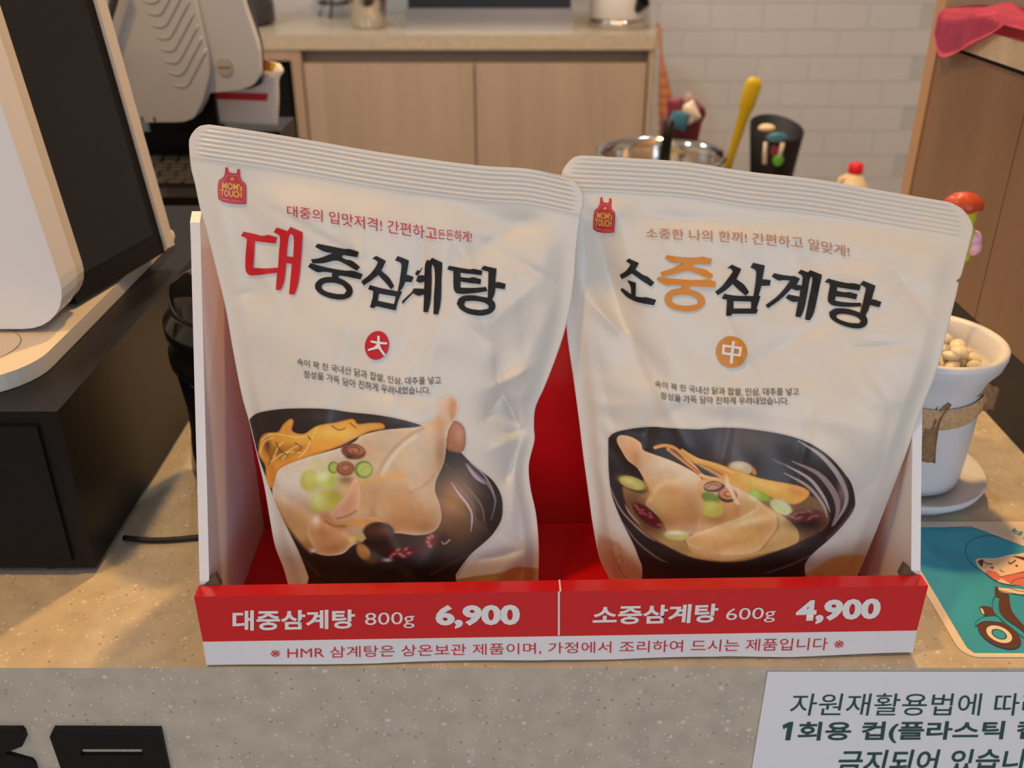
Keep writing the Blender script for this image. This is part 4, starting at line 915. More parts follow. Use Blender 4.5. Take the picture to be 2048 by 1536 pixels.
for a in [(1620, 1050, 50, 40, (66, 50, 46), .95), (1262, 1000, 24, 22, (110, 84, 62), .8), (1300, 1050, 26, 24, (92, 66, 54), .9), (1340, 1085, 40, 16, (184, 154, 100), .7), (1420, 1112, 80, 12, (196, 162, 104), .8), (1540, 1098, 50, 14, (178, 140, 88), .8), (1590, 1000, 40, 20, (96, 74, 60), .6)]: p.blob(*a[:4], a[4], a[5], clip=so)
# onion behind
p.blob(1482, 936, 26, 14, (182, 160, 122), 1, 10, .25); p.blob(1476, 932, 14, 6, (204, 188, 156), .8)
# drumstick and breast
d = p.poly([(1234, 882), (1240, 871), (1262, 874), (1281, 886), (1286, 900), (1308, 909), (1346, 923), (1387, 944), (1404, 961), (1412, 1000), (1404, 1040), (1394, 1066), (1362, 1066), (1335, 1062), (1326, 1042), (1300, 1018), (1291, 1006), (1303, 988), (1292, 965), (1275, 936), (1256, 921), (1244, 902)], (202, 168, 128), 1.2, rim=(214, 186, 150), rimw=4, rima=.5)
body = ss(-1, 1.5, d)
for a in [(1320, 930, 36, 22, (212, 190, 160), .9), (1370, 955, 34, 18, (206, 184, 154), .8), (1262, 900, 16, 20, (206, 158, 116), .8), (1250, 890, 10, 14, (210, 172, 136), .8), (1272, 925, 10, 24, (188, 128, 84), .7), (1350, 1020, 44, 36, (186, 140, 84), .95), (1384, 1040, 26, 34, (170, 118, 72), .85), (1345, 985, 26, 10, (196, 142, 84), .7), (1316, 1000, 18, 18, (190, 158, 106), .7), (1402, 975, 8, 14, (196, 120, 74), .7)]: p.blob(*a[:4], a[4], a[5], clip=body)
p.line([(1300, 1000), (1312, 978), (1334, 964), (1356, 962)], 8, (214, 188, 138), .7, 5)
p.line([(1290, 960), (1298, 975), (1304, 990)], 4, (188, 150, 108), .8, 3)
d = p.poly([(1400, 962), (1440, 955), (1470, 962), (1500, 990), (1530, 1010), (1560, 1028), (1589, 1052), (1598, 1070), (1592, 1088), (1564, 1098), (1522, 1108), (1460, 1121), (1429, 1119), (1388, 1106), (1375, 1088), (1392, 1068), (1398, 1040), (1405, 1000)], (196, 156, 104), 1.6)
body = ss(-1, 1.5, d)
for a in [(1460, 1010, 34, 24, (196, 146, 98), .8), (1430, 1035, 30, 16, (166, 112, 66), .85), (1478, 975, 14, 18, (210, 176, 138), .8), (1566, 1060, 24, 28, (206, 172, 116), .8), (1560, 1085, 30, 12, (192, 150, 92), .7), (1475, 1020, 10, 20, (176, 116, 70), .6)]: p.blob(*a[:4], a[4], a[5], clip=body)
# ginseng
g = p.poly([(1360, 900), (1388, 914), (1429, 925), (1460, 936), (1480, 942), (1522, 957), (1585, 969), (1612, 978), (1619, 988), (1606, 1002), (1585, 1009), (1560, 1002), (1530, 990), (1502, 986), (1475, 975), (1440, 955), (1405, 935), (1380, 920)], (216, 164, 84), 1.3, rim=(176, 118, 52), rimw=3, rima=.5)
gm = ss(-1, 1.5, g)
for a in [(1520, 968, 40, 8, (228, 184, 104), .9), (1595, 985, 18, 10, (198, 130, 58), .85), (1440, 940, 30, 6, (206, 148, 82), .8), (1430, 945, 20, 5, (170, 104, 54), .6)]: p.blob(*a[:4], a[4], a[5], 15, clip=gm)
p.blob(1508, 943, 5, 9, (190, 116, 56), 1, -20, .4)
p.line([(1310, 895), (1332, 891), (1355, 900), (1385, 930), (1408, 955), (1428, 962)], 6, (206, 146, 78), 1, 1.2); p.line([(1336, 898), (1362, 918), (1388, 938), (1412, 956)], 6, (198, 132, 68), 1, 1.2); p.line([(1340, 900), (1370, 922), (1400, 946)], 1.6, (120, 70, 34), .8)
p.line([(1364, 900), (1395, 918), (1430, 930), (1465, 945)], 4, (222, 180, 118), .8, 1.5); p.line([(1395, 928), (1420, 936), (1445, 950)], 1.8, (140, 84, 44), .8)
p.line([(1400, 950), (1418, 955), (1432, 958)], 5, (220, 176, 120), .8)
# slices
p.blob(1421, 996, 22, 12, (112, 130, 54), 1, 20, .3); p.blob(1425, 1019, 23, 18, (184, 174, 84), .95, 10, .3); p.blob(1420, 1012, 12, 9, (200, 192, 110), .7)
p.poly([(1407, 976), (1412, 966), (1430, 962), (1449, 970), (1447, 978), (1436, 984), (1415, 983)], (70, 44, 34), 1.2); p.blob(1426, 972, 19, 8, (176, 130, 86), 1, -8, .3); p.line([(1414, 975), (1424, 968), (1438, 972)], 1.6, (94, 56, 36), .9)
p.blob(1455, 991, 21, 15, (72, 42, 30), 1, 5, .2); p.blob(1455, 988, 18, 12, (188, 124, 62), 1, 5, .25); p.blob(1456, 988, 11, 7, (120, 70, 36), .9, 5, .35); p.blob(1457, 988, 7, 4, (198, 136, 64), .9, 5, .4)
p.line([(1378, 1082), (1400, 1068), (1432, 1056), (1480, 1039), (1508, 1024)], 5, (226, 202, 166), .7, 4)
for a in [(1340, 1045, 40, 16, (158, 112, 66), .6), (1384, 1010, 14, 30, (176, 126, 80), .5), (1430, 1060, 50, 6, (150, 106, 62), .5), (1500, 1092, 40, 10, (172, 126, 74), .6), (1575, 1078, 20, 12, (176, 136, 84), .6), (1300, 985, 12, 20, (182, 144, 98), .5)]: p.blob(*a[:4], a[4], a[5])
p.poly([(1452, 948), (1456, 955), (1462, 972), (1470, 990), (1480, 1008), (1470, 1006), (1460, 985), (1450, 966)], (214, 184, 150), 2, .8)
p.blob(1265, 966, 30, 13, (168, 158, 92), 1, 18, .25); p.blob(1258, 962, 16, 6, (196, 188, 130), .8, 18); p.blob(1276, 972, 8, 7, (186, 180, 116), .7)
p.blob(1518, 990, 26, 9, (146, 170, 62), 1, 22, .3); p.blob(1512, 986, 12, 5, (190, 200, 104), .8, 22); p.blob(1506, 996, 14, 5, (208, 206, 160), .8, 30)
p.blob(1562, 1014, 26, 14, (194, 194, 134), 1, 30, .25); p.blob(1566, 1010, 14, 7, (214, 214, 170), .8, 30)
p.blob(1354, 1071, 28, 11, (190, 180, 114), 1, 4, .3); p.blob(1348, 1066, 16, 4, (220, 214, 184), .9)
# wing
d = p.poly([(1373, 1084), (1376, 1076), (1392, 1067), (1429, 1054), (1480, 1037), (1508, 1022), (1514, 1008), (1519, 1003), (1526, 1010), (1534, 1018), (1550, 1028), (1555, 1048), (1543, 1070), (1516, 1101), (1460, 1110), (1410, 1101), (1384, 1094)], (204, 160, 104), 1.3, rim=(220, 188, 146), rimw=6, rima=.45)
wm = ss(-1, 1.5, d)
for a in [(1470, 1075, 60, 18, (204, 156, 94), .8), (1520, 1055, 24, 20, (192, 150, 94), .7), (1490, 1045, 40, 7, (222, 192, 148), .8), (1440, 1095, 50, 9, (180, 130, 74), .7)]: p.blob(*a[:4], a[4], a[5], -15, clip=wm)
p.line([(1555, 1035), (1556, 1055), (1542, 1075), (1520, 1102)], 3, (170, 124, 76), .7, 3)
# jujubes
p.blob(1290, 1030, 40, 20, (60, 40, 36), .8, 40); p.blob(1294, 1031, 40, 14, (84, 28, 34), 1, 40, .2)
for a, b in [(1276, 1018), (1284, 1020), (1290, 1028), (1302, 1034), (1318, 1050), (1272, 1012), (1300, 1028), (1282, 1026)]: p.blob(a, b, 4.5, 2.2, (176, 92, 96), .75, random.uniform(0, 80))
p.blob(1608, 1046, 40, 14, (42, 32, 32), .8); p.blob(1610, 1031, 38, 13, (92, 50, 46), 1, -6, .22)
for a, b in [(1590, 1028), (1604, 1024), (1618, 1022), (1632, 1032), (1598, 1036), (1584, 1034), (1620, 1036)]: p.blob(a, b, 7, 2.4, (164, 116, 100), .7, random.uniform(-40, 20))
for L, w_, c, a in [([(1597, 882), (1643, 912), (1679, 955), (1693, 1002), (1668, 1050)], 9, (172, 156, 150), .85), ([(1585, 923), (1637, 948), (1668, 986), (1676, 1020), (1664, 1052)], 11, (150, 130, 126), .9), ([(1570, 930), (1618, 957), (1647, 994), (1660, 1024)], 6, (176, 158, 150), .9), ([(1568, 946), (1616, 973), (1647, 1011), (1654, 1034)], 6, (164, 146, 134), .9),
                    ([(1221, 975), (1242, 1020), (1283, 1063), (1310, 1082)], 2.6, (150, 128, 124), .9), ([(1250, 1010), (1262, 1030), (1280, 1048)], 3.5, (168, 142, 134), .7), ([(1242, 1040), (1273, 1082), (1312, 1114), (1335, 1125)], 3, (112, 100, 104), .9), ([(1530, 1147), (1580, 1130), (1627, 1108)], 2.6, (104, 96, 102), .8), ([(1545, 918), (1560, 926), (1580, 932)], 3, (120, 112, 116), .6)]: p.line(L, w_, c, a, 1.6, False, True)
p.blob(1684, 985, 8, 26, (150, 120, 108), .6); p.line([(1654, 1078), (1690, 1042), (1706, 1016)], 3, (96, 76, 82), .7, 3)
p.line([(1325, 1090), (1377, 1115), (1429, 1125), (1479, 1125), (1522, 1115), (1585, 1092), (1640, 1064)], 3, (40, 34, 36), .8, 2)
p.col = np.clip(p.col * (1 + .035 * p.noise[..., None]), .002, .9)
p.build('food_picture', RP, rp, pm)

#---- titles traced as filled glyphs
def loops(L, ox, oy, sc): return [chaikin([(ox + x / sc, oy + y / sc) for x, y in l], .22, 2, 52) for l in L]
SA, SB, SCc, SDd = (470, 440, 7.314), (720, 470, 6.827), (1220, 490, 7.314), (1500, 510, 7.314)
lsf, rsf = LP.surf(.0008), RP.surf(.0008)
px_fill('title_character', loops([[(125,172),(300,210),(370,232),(430,235),(475,215),(620,258),(590,345),(400,322),(292,308),(265,705),(450,712),(630,700),(645,450),(662,250),(640,215),(565,180),(608,112),(770,165),(810,102),(990,180),(975,450),(950,750),(930,900),(900,1010),(870,1090),(790,1085),(812,850),(832,640),(750,630),(735,780),(720,900),(690,980),(665,1028),(597,1020),(615,770),(500,785),(350,805),(230,815),(170,780),(148,710),(155,500),(175,280),(140,250),(85,235)], [(785,240),(820,200),(860,235),(862,350),(850,545),(755,535),(765,400)]], *SA), lsf, 'titlered', lp)
px_fill('title_character', loops([[(1210,348),(1450,395),(1620,430),(1670,420),(1812,470),(1785,545),(1580,512),(1560,545),(1620,580),(1715,590),(1828,690),(1780,742),(1640,660),(1485,580),(1300,635),(1135,635),(1110,578),(1250,560),(1430,485),(1310,470),(1170,392)],
    [(1105,632),(1300,690),(1600,745),(1720,738),(1868,795),(1835,870),(1600,820),(1515,815),(1515,850),(1600,880),(1700,960),(1728,1040),(1690,1130),(1560,1170),(1400,1150),(1250,1090),(1170,1010),(1170,930),(1240,860),(1330,835),(1418,833),(1420,770),(1290,755),(1205,772),(1068,685)],
    [(1265,960),(1310,920),(1450,915),(1580,955),(1632,1030),(1600,1085),(1480,1085),(1330,1050),(1265,1000)]], *SA), lsf, 'blackink', lp)
px_fill('title_character', loops([[(220,285),(355,355),(290,490),(400,575),(468,700),(425,742),(340,640),(250,545),(170,610),(48,690),(18,635),(130,545),(200,460),(245,380),(225,345),(168,325)],
    [(515,288),(670,350),(650,460),(635,550),(660,548),(735,575),(705,645),(620,640),(590,710),(545,768),(575,775),(520,900),(488,1030),(350,1000),(215,970),(195,998),(135,990),(175,850),(182,762),(108,742),(135,685),(300,730),(515,772),(540,640),(562,480),(570,400),(545,370),(478,348)],
    [(260,800),(490,840),(465,945),(240,900)]], *SB), lsf, 'blackink', lp)
px_fill('title_character', loops([[(918,338),(950,352),(985,312),(1125,380),(1112,600),(1110,850),(1090,1000),(1065,1085),(1002,1080),(1008,850),(1025,600),(1015,440),(992,400),(975,430),(978,600),(970,850),(950,970),(925,1055),(865,1050),(875,808),(800,835),(725,795),(650,870),(582,945),(573,905),(660,825),(710,780),(735,730),(875,735),(880,635),(812,655),(768,630),(790,555),(880,550),(885,400)],
    [(790,480),(815,490),(850,440),(855,445),(830,500),(800,545),(765,555),(755,520)]], *SB), lsf, 'blackink', lp)
px_fill('title_character', loops([[(1215,420),(1370,450),(1500,472),(1550,458),(1672,490),(1660,548),(1370,515),(1372,575),(1500,590),(1535,570),(1655,605),(1645,672),(1500,655),(1372,635),(1370,720),(1550,725),(1722,710),(1740,765),(1600,790),(1400,808),(1310,795),(1275,740),(1275,490),(1190,472)],
    [(1690,420),(1865,460),(1850,600),(1850,655),(1880,638),(1990,668),(1975,740),(1850,722),(1840,800),(1805,885),(1850,930),(1850,1010),(1780,1080),(1640,1108),(1480,1080),(1370,1020),(1320,940),(1350,860),(1430,825),(1560,825),(1745,858),(1750,700),(1755,500),(1650,470)],
    [(1420,950),(1440,905),(1550,895),(1700,920),(1765,970),(1750,1010),(1650,1030),(1520,1015),(1440,985)]], *SB), lsf, 'blackink', lp)
px_fill('title_character', loops([[(275,198),(425,265),(370,360),(510,455),(545,455),(650,550),(600,608),(450,510),(320,415),(250,460),(170,500),(140,440),(240,380),(300,290),(285,265),(232,242)],
    [(258,515),(378,555),(370,755),(480,772),(525,762),(678,805),(640,882),(450,850),(350,820),(240,760),(150,660),(175,628),(310,725),(305,620),(285,570),(260,545)]], *SCc), rsf, 'blackink', rp)
px_fill('title_character', loops([[(840,150),(1000,180),(1200,190),(1310,185),(1345,170),(1495,205),(1465,288),(1250,272),(1215,300),(1230,330),(1390,350),(1510,440),(1465,492),(1300,425),(1125,370),(950,425),(765,460),(735,405),(900,355),(1085,262),(940,268),(805,200)],
    [(715,465),(880,495),(1200,518),(1370,515),(1410,500),(1555,540),(1535,622),(1170,600),(1165,650),(1300,690),(1390,770),(1395,860),(1300,950),(1150,978),(950,955),(830,890),(795,810),(820,720),(920,650),(1060,632),(1060,590),(900,575),(830,595),(685,510)],
    [(900,800),(920,750),(1050,722),(1200,745),(1300,810),(1280,870),(1150,898),(1000,885),(910,840)]], *SCc), rsf, 'orangeink', rp)
px_fill('title_character', loops([[(1785-2048,288-146),(1922-2048,350-146),(1850-2048,500-146),(1970-2048,580-146),(2035-2048,690-146),(1985-2048,740-146),(1880-2048,650-146),(1795-2048,570-146),(1700-2048,660-146),(1578-2048,735-146),(1540-2048,688-146),(1650-2048,600-146),(1735-2048,480-146),(1800-2048,390-146),(1775-2048,345-146),(1715-2048,340-146)],
    [(50,115),(218,155),(195,280),(180,368),(205,355),(305,370),(290,448),(168,452),(125,598),(155,600),(95,785),(118,800),(90,858),(-260,859),(-278,889),(-348,889),(-340,760),(-333,654),(-413,639),(-373,569),(-218,599),(52,602),(80,430),(98,250),(75,210),(8,185)],
    [(-238,674),(22,680),(16,784),(-243,784)]], *SDd), rsf, 'blackink', rp)
px_fill('title_character', loops([[(355,268),(480,295),(620,312),(645,305),(732,345),(680,440),(760,445),(775,320),(755,290),(700,268),(745,215),(850,255),(885,222),(1055,290),(1020,450),(970,700),(930,870),(875,955),(805,945),(850,700),(900,450),(920,340),(895,310),(875,350),(850,500),(810,720),(780,830),(740,910),(665,900),(705,680),(625,692),(525,630),(565,580),(725,610),(740,510),(680,525),(610,490),(450,650),(262,778),(230,735),(400,610),(500,500),(590,375),(480,365),(420,380),(320,318)]], *SDd), rsf, 'blackink', rp)
px_fill('title_character', loops([[(1145,345),(1300,388),(1450,418),(1500,410),(1625,440),(1600,520),(1430,495),(1275,470),(1270,525),(1400,550),(1450,540),(1575,575),(1550,650),(1400,620),(1255,605),(1240,665),(1350,690),(1500,700),(1625,700),(1630,750),(1400,760),(1220,745),(1150,700),(1135,640),(1175,430),(1160,410),(1095,400)],
    [(1660,378),(1838,450),(1790,600),(1780,655),(1805,645),(1925,688),(1890,765),(1755,730),(1730,810),(1690,880),(1728,950),(1700,1040),(1600,1080),(1450,1062),(1280,1000),(1170,920),(1160,840),(1230,785),(1350,780),(1500,800),(1610,845),(1650,700),(1700,490),(1680,465),(1610,432)],
    [(1258,890),(1290,860),(1400,860),(1560,895),(1625,960),(1600,1000),(1480,1000),(1340,960),(1270,920)]], *SDd), rsf, 'blackink', rp)
#---- small print
def strip_text(s, P, surf, m, par, off=0.0): px_text('small_print', s, [(x, b) for x, t, b in P], [(x, t) for x, t, b in P], surf, m, par, off, 0, 10)
strip_text('대중의 입맛저격! 간편하고', [(574, 410, 432), (646, 420, 444), (770, 439, 465), (874, 455, 482)], lsf, 'redink', lp)
strip_text('든든하게!', [(876, 459, 478), (910, 460, 482), (944, 463, 486)], lsf, 'redink', lp)
strip_text('속이 꽉 찬 국내산 닭과 찹쌀, 인삼, 대추를 넣고', [(594, 716, 731), (650, 727, 742), (699, 734, 751), (754, 746, 763), (799, 755, 770), (882, 753, 770)], lsf, 'greyink', lp, .004)
strip_text('정성을 가득 담아 진하게 우려내었습니다.', [(607, 741, 756), (647, 746, 761), (695, 757, 773), (744, 765, 782), (785, 773, 789), (861, 774, 789)], lsf, 'greyink', lp, .004)
strip_text('소중한 나의 한끼! 간편하고 알맞게!', [(1292, 456, 476), (1419, 460, 483), (1490, 464, 487), (1604, 474, 498), (1699, 492, 515)], rsf, 'copperink', rp)
strip_text('속이 꽉 찬 국내산 닭과 찹쌀, 인삼, 대추를 넣고', [(1310, 760, 775), (1347, 767, 781), (1400, 773, 788), (1481, 776, 792), (1598, 776, 792)], rsf, 'greyink', rp, .004)
strip_text('정성을 가득 담아 진하게 우려내었습니다.', [(1321, 784, 798), (1370, 791, 806), (1450, 794, 809), (1578, 795, 810)], rsf, 'greyink', rp, .004)
def ell(cx, cy, rx, ry, rot=0, n=40, p_=2.0):
    r = math.radians(rot); o = []
    for k in range(n):
        a = 2 * math.pi * k / n; X, Y = rx * math.cos(a), ry * math.sin(a); o.append((cx + X * math.cos(r) - Y * math.sin(r), cy + X * math.sin(r) + Y * math.cos(r)))
    return o
l6, r6 = LP.surf(.0011), RP.surf(.0011)
px_fill('size_badge', [ell(754, 691, 24, 29, 14)], lsf, 'titlered', lp, 8)
o6 = lambda P: [(440 + x / 2.8985, 660 + y / 2.8985) for x, y in P]
px_fill('badge_character', [o6([(873, 60), (912, 66), (912, 32), (926, 36), (925, 68), (970, 72), (968, 84), (926, 82), (935, 108), (960, 142), (950, 150), (918, 108), (890, 114), (858, 122), (856, 112), (895, 98), (910, 80), (874, 72)])], l6, 'whiteink', lp, 8)
px_fill('size_badge', [ell(1463.5, 704.5, 31, 31.5, 0)], rsf, 'orangeink', rp, 8)
o7 = lambda P: [(1110 + x / 2.4094, 290 + y / 2.4094) for x, y in P]
px_fill('badge_character', [o7([(806, 960), (850, 966), (853, 944), (867, 946), (865, 968), (902, 973), (894, 1020), (860, 1016), (856, 1054), (842, 1052), (845, 1014), (804, 1009)]), o7([(819, 974), (849, 978), (846, 1002), (817, 998)]), o7([(864, 980), (888, 984), (883, 1007), (861, 1004)])], r6, 'whiteink', rp, 8)
# apron emblem
AP = [(460,90),(560,95),(575,230),(620,280),(740,300),(850,320),(885,260),(890,150),(995,160),(1000,450),(1050,560),(1150,650),(1210,690),(1215,1100),(1210,1415),(1000,1415),(700,1400),(400,1340),(215,1240),(190,1000),(190,750),(235,545),(340,490),(420,400),(455,280)]
src = np.array([(460, 90), (995, 160), (1210, 1415), (215, 1240)], float)
def affine(dst):
    Am = np.concatenate([src, np.ones((4, 1))], 1); X, *_ = np.linalg.lstsq(Am, np.array(dst, float), rcond=None); return lambda P: np.concatenate([np.asarray(P, float), np.ones((len(P), 1))], 1) @ X
for par, f, s1, s2 in ((lp, affine([(425 + x / 18.07, 330 + y / 18.07) for x, y in src]), lsf, l6), (rp, affine([(1200.5, 394.6), (1223.5, 397), (1228, 465), (1187, 459)]), rsf, r6)):
    px_fill('apron_emblem', [list(f(AP))], s1, 'logored', par, 6)
    inn = [(270,590),(390,530),(490,430),(520,335),(940,385),(960,490),(1060,640),(1160,720),(1150,1360),(700,1340),(280,1220),(240,1000),(240,750)]
    inn2 = [(290,612),(410,550),(510,445),(540,358),(922,405),(940,500),(1040,655),(1138,735),(1130,1338),(700,1318),(300,1200),(262,1000),(262,750)]
    px_fill('emblem_outline', [list(f(inn)), list(f(inn2))], s2, 'logoline', par, 6)
    px_fill('emblem_outline', [list(f([(310, 1195), (600, 1240), (600, 1262), (310, 1217)])), list(f([(730, 1260), (1040, 1290), (1040, 1312), (730, 1282)])) ], s2, 'logoline', par, 6)
    for s, b, t in (("MOM's", [(335, 860), (1080, 950)], [(345, 600), (1085, 700)]), ('TOUCH', [(275, 1110), (1060, 1205)], [(280, 865), (1065, 960)]), ('+', [(635, 580), (790, 590)], [(640, 430), (795, 440)])):
        px_text('emblem_lettering', s, [tuple(v) for v in f(b)], [tuple(v) for v in f(t)], s2, 'logoyellow', par, 0.035, 0, 8)

# ================================================================== RIGHT SIDE: POT, PARTITION, CARD
pxc, pyc = 0.290, 0.191
fp = thing('flower_pot', 'pale blue-white ceramic pot tied with a jute bow on a saucer', 'pot', (pxc, pyc, 0))
lathe('pot_body', [(0.033, 0.0105), (0.037, 0.013), (0.0385, 0.022), (0.0395, 0.06), (0.0395, 0.088), (0.042, 0.099), (0.0475, 0.107), (0.0495, 0.114), (0.0495, 0.118), (0.047, 0.1195), (0.0435, 0.1165), (0.041, 0.105), (0.038, 0.095), (0.0, 0.092)], pxc, pyc, 'pot', fp, 64)
lathe('saucer', [(0.036, 0.001), (0.044, 0.0012), (0.054, 0.010), (0.0565, 0.0155), (0.055, 0.0165), (0.048, 0.011), (0.040, 0.0085), (0.0, 0.008)], pxc, pyc, 'pot', fp, 64)
RB = 0.0402
rib = thing('jute_ribbon', 'light brown jute ribbon tied in a bow around the ceramic pot', 'ribbon', (pxc, pyc, 0.08))
bm = bmesh.new(); n = 48; prev = None
rings = [[bm.verts.new((pxc + r * math.cos(a), pyc + r * math.sin(a), z + 0.006 * math.sin(a + .4) )) for a in [2 * math.pi * k / n for k in range(n)]] for r, z in ((RB + .0002, .074), (RB + .0018, .078), (RB + .0014, .082), (RB + .0020, .086), (RB + .0006, .090))]
for a, b in zip(rings, rings[1:]):
    for k in range(n): bm.faces.new((a[k], a[(k + 1) % n], b[(k + 1) % n], b[k]))
fin('band', bm, 'jute', rib, True)
def ribbon(name, pts, widths, m, parent, th=0.0010):
    bm = bmesh.new(); P = [Vector(tuple(float(c) for c in q)) for q in pts]; rows = []
    for i, p in enumerate(P):
        d = (P[min(i + 1, len(P) - 1)] - P[max(i - 1, 0)]).normalized(); vd = (p - Vector(CAMP.tolist())).normalized()
        s = d.cross(vd).normalized() * widths[i] / 2; nn = s.cross(d).normalized()
        rows.append([bm.verts.new(p + s * k / 2 + nn * (th * (1 if abs(k) % 2 else -.6))) for k in (-2, -1, 0, 1, 2)])
    for a, b in zip(rows, rows[1:]):
        for k in range(4): bm.faces.new((a[k], a[k + 1], b[k + 1], b[k]))
    r = bmesh.ops.solidify(bm, geom=list(bm.faces), thickness=0.0012)
    return fin(name, bm, m, parent, True)
kn = hit(1899., 802., y=0.160)
def bow(L, y): return [hit(float(a), float(b), y=yy) for (a, b), yy in zip(cat(L, 5), np.linspace(y[0], y[1], (len(L) - 1) * 5 + 1))]
def wd(n, a, b, c): return list(np.interp(np.linspace(0, 1, n), [0, .5, 1], [a, b, c]))
L = bow([(1899, 802), (1925, 790), (1955, 778), (1980, 768)], (.158, .162)); ribbon('bow_loop', L, wd(len(L), .005, .009, .012), 'jute', rib)
L = bow([(1987, 772), (1978, 798), (1972, 818)], (.164, .166)); ribbon('bow_loop', L, wd(len(L), .009, .009, .010), 'jute', rib)
L = bow([(1975, 812), (1940, 812), (1900, 806)], (.166, .160)); ribbon('bow_loop', L, wd(len(L), .007, .006, .005), 'jute', rib)
L = bow([(1897, 805), (1872, 835), (1860, 880), (1855, 925)], (.151, .148)); ribbon('bow_tail', L, wd(len(L), .005, .008, .010), 'jute', rib)
blob('knot', kn + np.array([0, -.003, 0]), (.0042, .004, .0045), 'jute', rib)
# pebbles
pb = bmesh.new(); bmesh.ops.create_icosphere(pb, subdivisions=2, radius=1.0)
pbm = bpy.data.meshes.new('pebble'); pb.to_mesh(pbm); pb.free(); pbm.materials.append(M['pebble']); pbm.polygons.foreach_set('use_smooth', [True] * len(pbm.polygons))
rnd = random.Random(4); spots = []
for lay, (zz, rmax, cnt) in enumerate(((0.0975, 0.032, 26), (0.1055, 0.031, 24), (0.1125, 0.020, 10))):
    tries = 0; here = []
    while len(here) < cnt and tries < 4000:
        tries += 1; a = rnd.uniform(0, 6.28); r = rmax * math.sqrt(rnd.random()); x, y = pxc + r * math.cos(a), pyc + r * math.sin(a)
        if all((x - u) ** 2 + (y - v) ** 2 > 0.0098 ** 2 for u, v in here): here.append((x, y))
    spots += [(x, y, zz + rnd.uniform(-.001, .0015)) for x, y in here]
for x, y, z in spots:
    o = bpy.data.objects.new('pebble', pbm); C.objects.link(o); o.location = (x, y, z); k = rnd.uniform(.0046, .0068)
    o.scale = (k * rnd.uniform(.9, 1.3), k, k * .72); o.rotation_euler = (rnd.uniform(-.4, .4), rnd.uniform(-.4, .4), rnd.uniform(0, 6.28))
    tag(o, 'small cream rounded pebble filling the ceramic flower pot', 'pebble', 'cream pebbles in the flower pot')
# plant pick figure
fc = hit(1929., 470., y=0.20)
fg = thing('plant_pick', 'small orange, lime and pink toy figure on a stick in the pot', 'figurine', (float(fc[0]), .2, .11))
fx = float(fc[0]); 
tube('stick', [(fx - .004, .2, .105), (fx - .003, .2, float(hit(1925., 510., y=.2)[2]))], 0.0012, 'cream', fg)
H0 = hit(1927., 410., y=.2)
bm = bmesh.new(); bmesh.ops.create_uvsphere(bm, u_segments=24, v_segments=14, radius=1)
for v in bm.verts:
    x, y, z = v.co; s_ = 1 + .06 * math.sin(7 * math.atan2(y, x)); z2 = max(z, -.25 + .12 * math.sin(5 * math.atan2(y, x)))
    v.co = Vector((H0[0] + x * .0125 * s_, .2 + y * .011 * s_, H0[2] + z2 * .0085))
fin('frilled_cap', bm, 'capfig', fg, True)
blob('face', hit(1927., 432., y=.199), (.0085, .007, .0115), 'limefig', fg); blob('torso', hit(1927., 480., y=.2), (.007, .006, .014), 'limefig', fg)
for py in (478, 494): blob('balloon', hit(1947., float(py), y=.199), (.0055, .005, .0062), 'pinkfig', fg)
blob('leaf', hit(1933., 512., y=.2), (.003, .002, .005), 'limefig', fg, 1)
# partition
pt = thing('side_partition', 'low dark brown wooden partition with beige cap on the right', 'partition', (0.41, 0.3, 0))
box('wood_panel', 0.4005, 0.425, 0.04, 0.3500, 0.064, 0.2645, 'walnut', pt, 0.0006)
box('wood_panel', 0.4005, 0.425, 0.3515, 0.528, 0.064, 0.2645, 'walnut', pt, 0.0006)
box('plinth', 0.402, 0.425, 0.04, 0.528, 0.0005, 0.0625, 'niche', pt, 0.0006)
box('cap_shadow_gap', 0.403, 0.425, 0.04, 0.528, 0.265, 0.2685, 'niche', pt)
box('cap', 0.396, 0.62, 0.04, 0.534, 0.269, 0.289, 'backtop', pt, 0.0015)
box('inner_core', 0.426, 0.60, 0.045, 0.525, 0.0005, 0.2685, 'walnut', pt)
tw = thing('tall_wood_panel', 'tall warm brown wooden panel behind the partition cap', 'panel', (0.9, 0.545, FZ))
for a, b in ((0.4005, 0.80), (0.8015, 1.2), (1.2015, 1.6)): box('board', a, b, 0.5350, 0.555, FZ + .001, 1.4, 'tallwood', tw, 0.0008)
# pink cloth
def cloth():
    bm = bmesh.new(); rows = []; nu, nv = 40, 26
    for i in range(nu + 1):
        u = i / nu; y = 0.30 + 0.224 * u; row = []
        width = 0.030 + 0.075 * ss(0.45, 1, np.array(u)) ; drop = 0.034 * min(1.0, max(0.0, (u - .42) / .44)) * (1 - .45 * ss(.88, 1, np.array(u)))
        for k in range(nv + 1):
            v = k / nv; L_ = v * (width + drop)
            fold = 0.0035 * math.sin(u * 17 + v * 5) + 0.003 * math.sin(v * 13 - u * 6)
            lift = 0.004 + 0.014 * math.sin(math.pi * min(1, u * 1.02)) ** 1.0 * (0.35 + .65 * u) * math.exp(-((v - .55) / .35) ** 2)
            xs = 0.3945 + width + .01 * (1 - float(u))
            if L_ < width: x, z = xs - L_, 0.2905 + lift + fold * .5 + .0035
            else:
                t = L_ - width; x, z = 0.3915 - 0.0018 * math.sin(u * 22) - .001, 0.2905 + lift * max(0, 1 - t / .02) - t + .003
            row.append(bm.verts.new((float(x), float(y) - .02 * (1 - v) * 0, float(z))))
        rows.append(row)
    for a, b in zip(rows, rows[1:]):
        for k in range(nv): bm.faces.new((a[k], a[k + 1], b[k + 1], b[k]))
    bmesh.ops.solidify(bm, geom=list(bm.faces), thickness=0.0018)
    return bm
